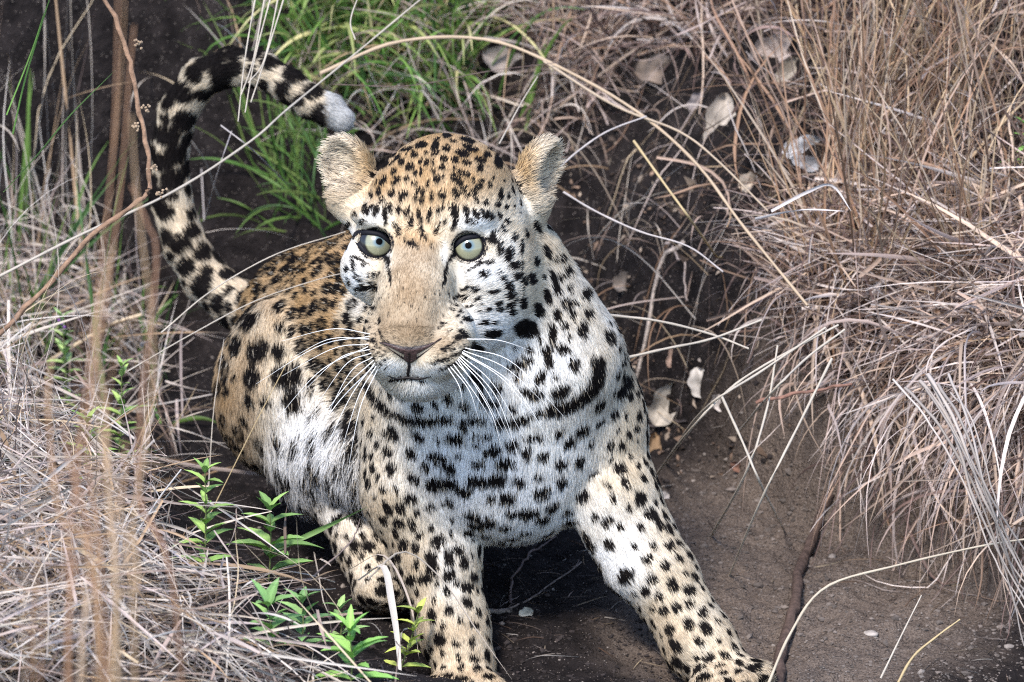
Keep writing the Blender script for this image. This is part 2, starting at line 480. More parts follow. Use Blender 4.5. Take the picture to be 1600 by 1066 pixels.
def surface_nets(F, lo, h):
    S = F < 0
    nx, ny, nz = F.shape
    c = np.zeros((nx - 1, ny - 1, nz - 1), np.uint8)
    for dx in (0, 1):
        for dy in (0, 1):
            for dz in (0, 1):
                c += S[dx:nx - 1 + dx, dy:ny - 1 + dy, dz:nz - 1 + dz]
    act = (c > 0) & (c < 8)
    ids = np.argwhere(act)
    idx = np.full(act.shape, -1, np.int32); idx[act] = np.arange(len(ids))
    acc = np.zeros((len(ids), 3)); cnt = np.zeros(len(ids))
    corners = [(a, b, d) for a in (0, 1) for b in (0, 1) for d in (0, 1)]
    for ca in corners:
        for ax in range(3):
            if ca[ax] == 1: continue
            cb = list(ca); cb[ax] = 1
            fa = F[ids[:, 0] + ca[0], ids[:, 1] + ca[1], ids[:, 2] + ca[2]]
            fb = F[ids[:, 0] + cb[0], ids[:, 1] + cb[1], ids[:, 2] + cb[2]]
            m = (fa < 0) != (fb < 0)
            t = np.where(m, fa / np.where(np.abs(fa - fb) < 1e-9, 1, fa - fb), 0)
            p = np.tile(np.array(ca, float), (len(ids), 1)); p[:, ax] = t
            acc[m] += p[m]; cnt[m] += 1
    verts = lo + (ids + acc / cnt[:, None]) * h
    faces = []
    for ax in range(3):
        sl0 = [slice(None)] * 3; sl1 = [slice(None)] * 3
        sl0[ax] = slice(0, -1); sl1[ax] = slice(1, None)
        m = S[tuple(sl0)] != S[tuple(sl1)]
        e = np.argwhere(m)
        b, d = [(1, 2), (2, 0), (0, 1)][ax]
        lim = np.array(act.shape)
        e = e[(e[:, b] > 0) & (e[:, d] > 0) & (e[:, b] < lim[b]) & (e[:, d] < lim[d]) & (e[:, ax] < lim[ax])]
        q = []
        for ob, od in ((-1, -1), (0, -1), (0, 0), (-1, 0)):
            r = e.copy(); r[:, b] += ob; r[:, d] += od
            q.append(idx[r[:, 0], r[:, 1], r[:, 2]])
        q = np.stack(q, 1)
        ins = S[e[:, 0], e[:, 1], e[:, 2]]
        q[~ins] = q[~ins][:, ::-1]
        faces.append(q)
    return verts, np.concatenate(faces)

BV, BF = surface_nets(FIELD, LO, HV)
# smooth the skin a little
for it in range(2):
    a = np.zeros_like(BV); n = np.zeros(len(BV))
    for i in range(4):
        for j in (1, 3):
            np.add.at(a, BF[:, i], BV[BF[:, (i + j) % 4]]); np.add.at(n, BF[:, i], 1)
    BV = BV * 0.5 + 0.5 * a / np.maximum(n, 1)[:, None]

def vert_normals(v, f):
    fn = np.cross(v[f[:, 2]] - v[f[:, 0]], v[f[:, 3]] - v[f[:, 1]])
    out = np.zeros_like(v)
    for i in range(4): np.add.at(out, f[:, i], fn)
    return nrm(out)
BN = vert_normals(BV, BF)

# what grows where: blend the solids' coats by nearness
def coat_weights(p):
    Ds = np.stack([d_prim(P, p) for P in PR], 1)
    Wt = np.exp(-np.clip(Ds - Ds.min(1, keepdims=True), 0, 0.2) / 0.010)
    return Wt / Wt.sum(1, keepdims=True)
flowv = np.zeros_like(BV); regw = np.zeros((len(BV), len(REGN)), np.float32)
PREG = np.array([REGN.index(P['reg']) for P in PR])
for s in range(0, len(BV), 60000):
    p = BV[s:s + 60000]; Wt = coat_weights(p)
    f = np.zeros_like(p)
    for i, P in enumerate(PR):
        fl = P['flow']
        if fl is None: fl = nrm(p - NOSE0)
        f += Wt[:, i:i + 1] * fl
        regw[s:s + 60000, PREG[i]] += Wt[:, i]
    flowv[s:s + 60000] = f
regp = np.array([REG[r] for r in REGN])

# ------------------------------------------------------------------ coat pattern
# spots read off the animal, plus streaks painting shade in the cheek crease: (crop x, crop y, half length, half width, turn)
SPA = """828,128,28,20,0 865,165,22,10,20 955,158,45,16,15 765,150,20,14,0 760,190,26,22,0 742,212,12,14,0 672,188,34,20,0 828,210,24,20,0 968,208,50,18,20
920,240,46,20,20 760,240,34,12,-30 590,216,40,12,-10 632,246,24,18,0 495,243,24,20,0 555,295,20,18,0 530,270,20,10,-30 610,325,26,22,-40 460,300,18,26,30 435,325,14,14,0
708,300,13,24,5 672,290,12,20,25 745,295,12,14,0 808,278,18,20,0 875,285,24,22,0 945,298,28,16,25 1030,280,34,18,15 1068,248,20,24,0 1140,285,28,44,0 1022,332,22,26,10
925,365,40,18,25 800,330,20,20,0 745,350,12,20,-20 675,352,11,28,0 640,365,14,18,0 518,352,20,18,-40 528,408,38,16,-35 448,412,16,36,30 427,468,14,20,10 640,425,22,14,0
765,395,18,22,0 715,432,10,22,10 665,455,20,10,-40 690,470,14,20,0 882,405,42,22,50 1080,432,12,18,-20 1030,412,18,12,30 990,478,26,14,40 1012,448,18,18,0 948,490,14,12,0
800,492,26,22,0 882,485,20,34,-30 738,505,12,26,0 650,505,10,30,5 680,525,14,26,0 575,490,30,24,-30 555,520,12,14,0 505,478,20,24,20 445,505,20,10,0 378,485,12,16,0
345,545,14,20,25 368,578,34,12,-30 415,588,18,30,20 488,560,28,16,-50 465,605,12,45,-10 1060,535,20,18,20 1125,548,16,16,0 875,590,22,45,0 880,650,12,30,15 940,590,16,38,-25
955,635,14,22,-30 995,600,14,34,-20 1040,605,16,30,-30 1078,612,18,28,-25 1138,612,14,22,-20 1185,640,14,20,-20 985,657,14,8,0 550,580,16,24,20 595,590,14,30,20 620,640,14,30,10
667,615,16,30,0 725,605,13,36,5 775,590,10,22,0 800,568,10,22,5 525,660,14,16,30 550,692,16,22,20 583,728,12,18,-10 620,755,24,20,0 645,770,20,14,30 680,685,14,34,0
706,722,12,16,0 763,692,12,20,-10 785,660,8,12,0 808,655,10,12,0 742,762,7,10,0 1110,720,18,28,0 1162,692,14,22,-20 1225,740,14,28,-10 1137,800,16,44,0 1190,840,28,38,15
1215,905,30,26,-10 1230,968,20,20,0 1150,985,20,14,0 1085,882,16,12,0 1040,955,30,22,-15 1130,940,14,10,0 1270,790,8,50,0 1262,900,8,60,0 1285,990,8,40,0 1300,720,12,30,0
1360,665,14,34,-20 1405,790,14,44,-15 1355,875,12,26,0 1445,930,18,34,-20 1330,985,22,24,0 1475,1005,18,26,0 1395,965,10,16,0 1495,820,16,24,0 1530,895,18,30,0 1550,990,16,18,0
1460,820,12,16,0 1490,925,14,18,0 250,665,12,20,25 222,805,12,20,0 250,925,12,14,0 290,915,12,30,0 232,1025,14,16,0 262,1000,10,24,-20 350,1025,24,16,0 410,1015,14,20,20
300,970,10,16,0 330,990,16,8,-20 545,250,12,10,0 700,240,14,10,0 1110,210,30,12,20 590,400,12,14,0 870,340,10,10,0 340,640,20,10,-30 290,610,10,18,30 1180,560,12,14,0
330,900,10,14,0 380,960,10,14,20 310,1040,16,10,0 270,860,10,18,10"""
SPB = """1020,220,38,14,-20 1110,190,24,30,0 1120,240,26,22,0 1100,300,30,10,-45 1195,290,22,30,0 1125,340,22,18,0 1080,145,18,14,0 1040,290,22,12,-20 1045,318,22,14,-10
978,325,20,14,0 930,335,8,8,0 905,215,20,18,0 850,205,18,16,0 850,262,14,16,0 800,240,10,14,-20 805,290,8,14,-20 830,330,10,10,0 800,360,8,8,0 850,372,8,10,0 780,320,8,12,0
880,300,12,8,0 915,262,18,10,-30 870,375,12,12,0 890,385,20,10,0 835,400,8,8,0 1255,145,24,32,0 1158,130,22,20,0 1282,42,14,28,0 1380,130,14,30,-20 1400,165,18,24,0
1415,90,16,20,0 1455,55,18,30,-20 1340,222,22,34,-10 1290,320,28,36,-20 1470,155,18,20,0 1320,120,10,14,0 1455,245,30,34,0 1510,245,16,20,0 1395,315,22,32,-20 1485,310,22,26,-10
1560,190,24,34,-20 1545,400,28,40,-10 1440,385,18,20,0 1575,310,20,26,0 1465,445,10,16,0 1000,460,52,26,-5 1212,425,72,38,-10 1370,430,20,60,0 1235,530,22,12,0 1340,530,32,22,0
1350,585,26,40,0 1430,520,34,24,10 1500,610,30,38,0 1180,610,66,28,-20 1300,685,26,42,35 1395,675,16,18,0 1420,765,56,32,-20 840,455,28,10,-5 825,485,30,14,0 920,545,26,20,0
1150,535,12,8,0 1045,740,40,26,30 1200,760,24,20,0 850,960,30,30,0 930,930,60,20,5 1075,950,50,30,0 1190,940,60,22,-25 1290,890,40,14,0 950,1030,60,16,0 1270,1040,60,14,0
960,830,26,18,20 1140,860,22,14,0 170,90,14,20,0 185,160,10,24,-10 150,185,10,18,0 275,185,24,14,0 320,175,10,24,10 230,130,12,14,0 215,55,10,14,0 345,110,10,22,20 1290,470,10,14,0
960,400,20,12,-20 1010,395,14,10,0 770,265,6,9,0 940,290,7,7,0"""
SPC = """405,460,18,50,0 300,550,12,24,0 250,475,28,24,0 270,630,16,40,0 225,580,16,40,0 345,280,20,30,30 285,285,12,16,0 290,365,10,16,0 320,375,8,12,0 265,780,16,40,0 325,820,16,36,-20
1145,490,28,18,0 1110,550,30,14,-45 1300,275,14,30,-20 1250,330,18,24,-20 1305,415,22,20,0 1360,360,16,18,0 1395,435,22,20,0 1365,495,16,16,0 1350,590,26,20,-30 950,125,12,14,0
775,245,12,10,0 1115,115,14,16,0 1220,125,10,30,-20 1330,175,14,36,-20 240,330,12,14,0 400,195,10,16,20"""
HS = []
for txt, ox, oy, s in ((SPA, 480, 180, 3.807), (SPB, 500, 400, 3.807), (SPC, 540, 440, 7.614)):
    for tk in txt.split():
        a, b, c, d, e = map(float, tk.split(','))
        ks = 1.18 if (ox == 500 and ox + a / s > 790) else 1.08
        HS.append((ox + a / s, oy + b / s, c / s * ks + 0.3, d / s * ks + 0.3, math.radians(e)))
for k in range(70):
    a_ = random.uniform(0, 1)
    HS.append((random.gauss(640, 40), random.gauss(470, 34), random.uniform(0.8, 1.5), random.uniform(0.8, 1.8), 0.0))
for k in range(60):
    HS.append((random.choice((random.gauss(590, 10), random.gauss(705, 16))), random.gauss(545, 20), random.uniform(1.0, 2.0), random.uniform(1.0, 2.0), 0.0))
for (xa, ya, xb, yb, m_) in ((678, 556, 724, 540, 7), (676, 566, 728, 552, 8), (682, 577, 722, 565, 6), (602, 549, 577, 530, 5), (606, 560, 578, 543, 5), (608, 571, 584, 557, 5)):
    for k in range(m_):
        t_ = k / (m_ - 1)
        HS.append((xa + (xb - xa) * t_ + random.uniform(-1, 1), ya + (yb - ya) * t_ + random.uniform(-1, 1), 2.5, 2.0, 0.0))
HS = np.array(HS)
# dark lines and bands: points and half width (picture units)
LINES = [([(932, 556), (933, 580), (924, 600), (906, 615), (884, 626), (858, 632)], 12), ([(577, 590), (590, 612), (610, 632), (637, 644), (662, 646), (700, 642)], 7.5),  # the throat band's left end paints the shadow below the cheek
         ([(728, 426), (745, 415), (762, 409)], 2.4), ([(555, 402), (577, 414)], 2.6), ([(592, 514), (598, 529), (603, 539)], 1.8), ([(570, 545), (585, 561), (596, 571)], 2.3),
         ([(583, 529), (590, 541)], 2.2), ([(709, 529), (729, 525)], 4.4), ([(690, 548), (709, 536)], 3.0), ([(671, 567), (691, 563), (712, 553), (730, 543)], 3.3),
         ([(683, 578), (711, 569), (726, 561)], 3.0), ([(602, 399), (607, 408)], 4.5), ([(607, 408), (609, 422), (610, 440)], 2.3), ([(712, 397), (703, 404)], 5.0), ([(703, 404), (696, 418), (692, 444)], 2.6), ([(765, 377), (774, 380)], 5.0),
         ([(556, 368), (570, 362), (590, 357)], 3.0), ([(752, 376), (764, 374), (776, 378)], 4.0), ([(552, 372), (562, 366)], 3),
         ([(615, 333), (603, 340), (601, 352)], 2.4), ([(702, 326), (712, 334), (712, 348), (706, 360)], 4.0), ([(566, 333), (590, 322), (604, 318)], 2.2),
         ([(812, 430), (814, 450), (812, 480)], 2.0), ([(790, 487), (804, 468)], 2.2),  # first streak carries on the painted shade of the cheek crease
         ([(585, 575), (570, 560), (560, 548)], 2.2), ([(735, 575), (750, 590), (752, 606)], 6)]
MOUTH = [([(639, 562), (638, 576), (637, 588)], 2.2), ([(610, 592), (624, 589), (637, 587), (650, 589), (664, 593)], 2.4)]
# pale or tawny patches of the coat: place, radii, whiteness 0..1, strength
PATCH = [(690, 265, 120, 75, 0.05, 0.9), (655, 330, 70, 40, 0.15, 0.8), (645, 455, 46, 60, 0.12, 0.95), (640, 520, 44, 22, 0.02, 0.9), (648, 425, 34, 40, 0.12, 0.9),
         (700, 538, 26, 18, 0.15, 0.8), (585, 530, 12, 26, 0.2, 0.7),
         (578, 340, 34, 18, 1, 0.95), (745, 350, 44, 22, 1, 0.95), (558, 440, 30, 56, 1, 1.0), (562, 480, 18, 24, 1, 0.9), (752, 430, 50, 34, 1, 0.9), (606, 398, 6, 24, 1, 0.8), (694, 392, 8, 24, 1, 0.7), (545, 385, 12, 40, 1, 0.9), (790, 400, 26, 50, 0.85, 0.8),
         (605, 574, 26, 17, 1, 0.9), (668, 576, 30, 14, 0.9, 0.7), (720, 540, 22, 12, 0.6, 0.4), (640, 610, 50, 20, 1, 1), (770, 520, 70, 60, 1, 0.95),
         (860, 560, 60, 60, 1, 0.95), (800, 620, 90, 60, 1, 0.95), (880, 430, 45, 60, 0.72, 0.7), (790, 320, 40, 26, 0.6, 0.6), (545, 325, 26, 26, 0.4, 0.9), (825, 330, 24, 26, 0.7, 0.9), (885, 375, 34, 40, 0.45, 0.7), (945, 480, 22, 60, 0.85, 0.6), (984, 560, 12, 70, 0.35, 0.7),
         (600, 690, 46, 80, 0.50, 0.8), (575, 600, 36, 50, 0.35, 0.8), (790, 800, 90, 60, 1, 0.8), (650, 900, 36, 90, 0.5, 0.6), (700, 880, 30, 90, 0.9, 0.6), (750, 700, 110, 80, 1, 0.9),
         (1010, 800, 40, 80, 0.66, 0.6), (1090, 960, 40, 70, 0.66, 0.6), (960, 880, 40, 70, 1, 0.8), (750, 1050, 40, 20, 0.25, 0.7), (530, 800, 40, 30, 0.8, 0.8),
         (430, 520, 40, 50, 0.42, 0.8), (460, 630, 36, 70, 0.80, 0.9), (370, 620, 36, 100, 0.08, 0.95), (500, 420, 90, 60, 0.0, 0.9), (480, 700, 70, 80, 1, 0.9)]
OCHRE = np.array([0.46, 0.300, 0.150]); FACE_TAN = np.array([0.315, 0.222, 0.135]); PALE = np.array([0.66, 0.57, 0.44]); WHITE = np.array([0.88, 0.88, 0.87])
BLACK = np.array([0.011, 0.009, 0.009])

def facing(n): return n @ FV

# further spots, spaced out over the rest of the body
SPACE = {'head': None, 'muzzle': None, 'jaw': None, 'ear': None, 'neck': (0.0175, 0.0064), 'chest': (0.0180, 0.0064), 'back': (0.0148, 0.0075), 'thigh': (0.0205, 0.0088),
         'knee': (0.0245, 0.0108), 'belly': (0.026, 0.0105), 'foreleg': (0.0140, 0.0055), 'inner': (0.025, 0.0085), 'hindleg': (0.0145, 0.0056), 'tail': (0.0190, 0.0114)}
px_, py_, w_ = proj(BV)
reg_id = regw.argmax(1)
cand = RNG.permutation(len(BV))[:60000]
acc_p, acc_r, acc_n, acc_f, acc_g = [], [], [], [], []
AP = np.zeros((6000, 3)); AR = np.zeros(6000); na = 0
hsx = HS[:, 0]; hsy = HS[:, 1]
for i in cand:
    sp = SPACE[REGN[reg_id[i]]]
    if sp is None and REGN[reg_id[i]] == 'head' and py_[i] < 335 and 575 < px_[i] < 815 and BN[i] @ FV > 0.0: sp = (0.0115, 0.0036)
    if sp is None: continue
    if BN[i] @ FV > 0.0 and w_[i] > -300:
        # not on top of a spot already read off the animal
        x, y = px_[i], py_[i]
        if x < 945 and y < 575 and x > 720 and sp[0] > 0.012: continue
        if np.any((np.abs(hsx - x) < HS[:, 2] + (9 if sp[0] > 0.012 else 5)) & (np.abs(hsy - y) < HS[:, 3] + (9 if sp[0] > 0.012 else 5))): continue
        if any(min((x - a) ** 2 + (y - b) ** 2 for a, b in L) < (hw + 16) ** 2 for L, hw in LINES[:2]): continue
    d = sp[0] * RNG.uniform(0.85, 1.2)
    if na and np.any(((AP[:na] - BV[i]) ** 2).sum(1) < (0.5 * (d + AR[:na])) ** 2): continue
    AP[na] = BV[i]; AR[na] = d; na += 1
    if na >= 5990: break
    acc_p.append(BV[i]); acc_r.append(sp[1] * RNG.uniform(0.55, 1.32)); acc_n.append(BN[i]); acc_f.append(flowv[i]); acc_g.append(reg_id[i])
acc_p = np.array(acc_p); acc_r = np.array(acc_r); acc_n = np.array(acc_n); acc_f = np.array(acc_f); acc_g = np.array(acc_g)

def coat_colour(p, n, rw):
    """Coat colour at points of the skin: tawny to white ground colour, then spots, bands and lines."""
    N = len(p)
    px, py, w = proj(p)
    fac = facing(n)
    white = rw @ regp[:, 2]
    white = np.where(fac < -0.2, white * 0.6, white)
    for (cx, cy, rx, ry, wv, st) in PATCH:
        g = st * np.exp(-(((px - cx) / rx) ** 2 + ((py - cy) / ry) ** 2) * 0.9) * (fac > -0.1) * ((w < -280) if (cx < 535 and cy > 400) else (w > -420))
        white = white + (wv - white) * g
    mz = sstep(0.15, 0.5, rw[:, REGN.index('muzzle')])
    for (cx, cy, rx, ry, wv, st) in ((704, 540, 44, 24, 0.12, 0.95), (584, 530, 22, 30, 0.15, 0.95), (640, 505, 50, 34, 0.05, 0.9), (607, 575, 24, 14, 1, 1), (668, 580, 26, 11, 1, 0.95), (716, 548, 16, 7, 0.6, 0.7)):
        g = st * mz * np.exp(-(((px - cx) / rx) ** 2 + ((py - cy) / ry) ** 2) * 0.9) * (fac > -0.1)
        white = white + (wv - white) * g
    white = np.clip(white + 0.10 * vnoise(p * 55, 21), 0, 1)
    fw = sstep(0.3, 0.8, rw[:, REGN.index('muzzle')] + rw[:, REGN.index('head')] * sstep(330, 420, py))
    tan_ = OCHRE + (FACE_TAN - OCHRE) * fw[:, None]
    lo = tan_ + (PALE - tan_) * np.clip(white * 2, 0, 1)[:, None]
    col = lo + (WHITE - lo) * np.clip(white * 2 - 1, 0, 1)[:, None]
    dark = np.zeros(N)
    # warp so spots get ragged edges
    wx = px + 2.0 * vnoise(p * 150, 31) + 1.0 * vnoise(p * 420, 32); wy = py + 2.0 * vnoise(p * 150, 33) + 1.0 * vnoise(p * 420, 34)
    front = (fac > -0.15) & (w > -330)
    fi = np.nonzero(front)[0]
    fx, fy = wx[fi], wy[fi]
    order = np.argsort(fx); fs = fx[order]
    df = np.zeros(len(fi))
    for (cx, cy, rx, ry, an) in HS:
        m = max(rx, ry) + 3
        a, b = np.searchsorted(fs, (cx - m, cx + m)); s = order[a:b]
        ca, sa = math.cos(an), math.sin(an)
        dx, dy = fx[s] - cx, fy[s] - cy
        e = np.sqrt(((dx * ca + dy * sa) / rx) ** 2 + ((-dx * sa + dy * ca) / ry) ** 2)
        df[s] = np.maximum(df[s], sstep(1.18, 0.88, e))
    for pts, hw in LINES + MOUTH:
        for (x0, y0), (x1, y1) in zip(pts[:-1], pts[1:]):
            m = hw + 4
            a, b = np.searchsorted(fs, (min(x0, x1) - m, max(x0, x1) + m)); s = order[a:b]
            ddx, ddy = x1 - x0, y1 - y0
            t = np.clip(((fx[s] - x0) * ddx + (fy[s] - y0) * ddy) / (ddx * ddx + ddy * ddy), 0, 1)
            dd = np.hypot(fx[s] - x0 - t * ddx, fy[s] - y0 - t * ddy)
            df[s] = np.maximum(df[s], sstep(hw * 1.2, hw * 0.75, dd))
    dark[fi] = df
    # spaced spots
    q = p + 0.0022 * np.stack([vnoise(p * 110, 41), vnoise(p * 110, 42), vnoise(p * 110, 43)], 1) + 0.0009 * np.stack([vnoise(p * 330, 44), vnoise(p * 330, 45), vnoise(p * 330, 46)], 1)
    order = np.argsort(q[:, 0]); qs = q[order, 0]
    r2 = random.Random(5)
    for k in range(len(acc_p)):
        r = acc_r[k]; c = acc_p[k]; g = REGN[acc_g[k]]
        asp = r2.uniform(1.0, 1.5)
        m = r * asp * 1.4
        a, b = np.searchsorted(qs, (c[0] - m, c[0] + m)); s = order[a:b]
        d = q[s] - c
        near = (np.abs(d[:, 1]) < m) & (np.abs(d[:, 2]) < m)
        s = s[near]; d = d[near]
        if len(s) == 0: continue
        nn = acc_n[k]; f = acc_f[k] - nn * (acc_f[k] @ nn); f = f / (np.linalg.norm(f) + 1e-9); sd = np.cross(nn, f)
        if g in ('chest', 'neck'): la, lb = r, r * asp * 1.1           # broad across the fall of the coat
        elif g == 'tail': la, lb = r * 0.95, r * 1.1
        else:
            la, lb = (r * asp, r) if r2.random() < 0.6 else (r, r * asp)
        e = np.sqrt(((d @ f) / la) ** 2 + ((d @ sd) / lb) ** 2 + ((d @ nn) / (r * 2)) ** 2)
        v = sstep(1.15, 0.86, e)
        if g in ('back', 'thigh') and r > 0.0078: v = v * (1 - 0.55 * sstep(0.55, 0.25, e))     # rosettes: brown hearts
        dark[s] = np.maximum(dark[s], v)
    # tail end: dark rings, white below the tip
    tw = rw[:, REGN.index('tail')]
    tip = tw * (px > 498) * sstep(498, 508, px)
    dark = dark * (1 - tip)
    col = col + (WHITE * 0.6 - col) * tip[:, None]
    # ears: dark backs, pale rims
    ew = rw[:, REGN.index('ear')]
    eb = sstep(0.5, 0.8, ew) * sstep(0.0, -0.35, fac)
    dark = np.maximum(dark * (1 - sstep(0.7, 0.95, ew)), eb)
    earw = sstep(0.5, 0.8, ew) * (fac > 0)
    rim = np.where(px < 700, sstep(545, 580, px), sstep(845, 815, px)) * sstep(330, 300, py)
    ecol = np.array([0.76, 0.66, 0.52]) + (np.array([0.58, 0.44, 0.28]) - np.array([0.74, 0.67, 0.56])) * rim[:, None]
    col = col + (ecol - col) * earw[:, None]
    # nose bridge greys towards the nose
    gn = np.exp(-(((px - 640) / 32) ** 2 + ((py - 514) / 22) ** 2)) * (fac > 0) * (w > 60)
    col = col * (1 - 0.42 * gn[:, None] * (0.7 + 0.6 * vnoise(p * 500, 51)[:, None]))
    col = col * (1 + 0.10 * vnoise(p * 260, 52)[:, None])
    col = col + (BLACK - col) * dark[:, None]
    return np.clip(col, 0.004, 0.9), dark

bcol = np.zeros_like(BV)
for s in range(0, len(BV), 120000):
    bcol[s:s + 120000], _ = coat_colour(BV[s:s + 120000], BN[s:s + 120000], regw[s:s + 120000])

# picture outline of the animal with its distance, so that grass can be kept from growing through it
MASK = np.full((1120, 1620), -1e9)
vis = BN @ FV > -0.2
ix = np.clip(px_[vis].astype(int), 0, 1619); iy = np.clip(py_[vis].astype(int), 0, 1119)
np.maximum.at(MASK, (iy, ix), w_[vis])
for k in range(5):
    M2 = MASK.copy()
    M2[1:] = np.maximum(M2[1:], MASK[:-1]); M2[:-1] = np.maximum(M2[:-1], MASK[1:])
    M2[:, 1:] = np.maximum(M2[:, 1:], MASK[:, :-1]); M2[:, :-1] = np.maximum(M2[:, :-1], MASK[:, 1:])
    MASK = M2

leo = empty("leopard", V(800, 1050, -188))
tag(leo, "spotted leopard crouching on the bare soil, staring at the camera", "leopard")

M_SKIN = mat_attr("leopard_skin", 0.9, 0.1)
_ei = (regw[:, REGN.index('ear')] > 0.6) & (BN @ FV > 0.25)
bcol[_ei] *= 0.6  # ear cup: greyish skin, darkened further to paint in shade for depth
for (ex, ey) in EYES:
    bcol[(((px_ - ex) / 29) ** 2 + ((py_ - ey) / 26) ** 2 < 1) & (w_ > 0)] = (0.010, 0.010, 0.014)
body_me = mesh_np("body", BV, BF, bcol)
body = link("body", body_me, M_SKIN, leo)

# ------------------------------------------------------------------ fur
def hair_material():
    m, n, l, b, out = new_mat("fur")
    at = n.new("ShaderNodeAttribute"); at.attribute_name = "Col"
    an = n.new("ShaderNodeAttribute"); an.attribute_name = "skin_normal"
    df = n.new("ShaderNodeBsdfDiffuse"); l.new(at.outputs["Color"], df.inputs["Color"])
    l.new(an.outputs["Vector"], df.inputs["Normal"])
    l.new(at.outputs["Color"], b.inputs["Base Color"]); b.inputs["Roughness"].default_value = 0.55; b.inputs["Specular IOR Level"].default_value = 0.25
    mx = n.new("ShaderNodeMixShader"); mx.inputs[0].default_value = 0.25
    l.new(df.outputs[0], mx.inputs[1]); l.new(b.outputs[0], mx.inputs[2])
    tr = n.new("ShaderNodeBsdfTranslucent"); l.new(at.outputs["Color"], tr.inputs["Color"])
    m2 = n.new("ShaderNodeMixShader"); m2.inputs[0].default_value = 0.22
    l.new(mx.outputs[0], m2.inputs[1]); l.new(tr.outputs[0], m2.inputs[2]); l.new(m2.outputs[0], out.inputs["Surface"])
    return m
M_FUR = hair_material()

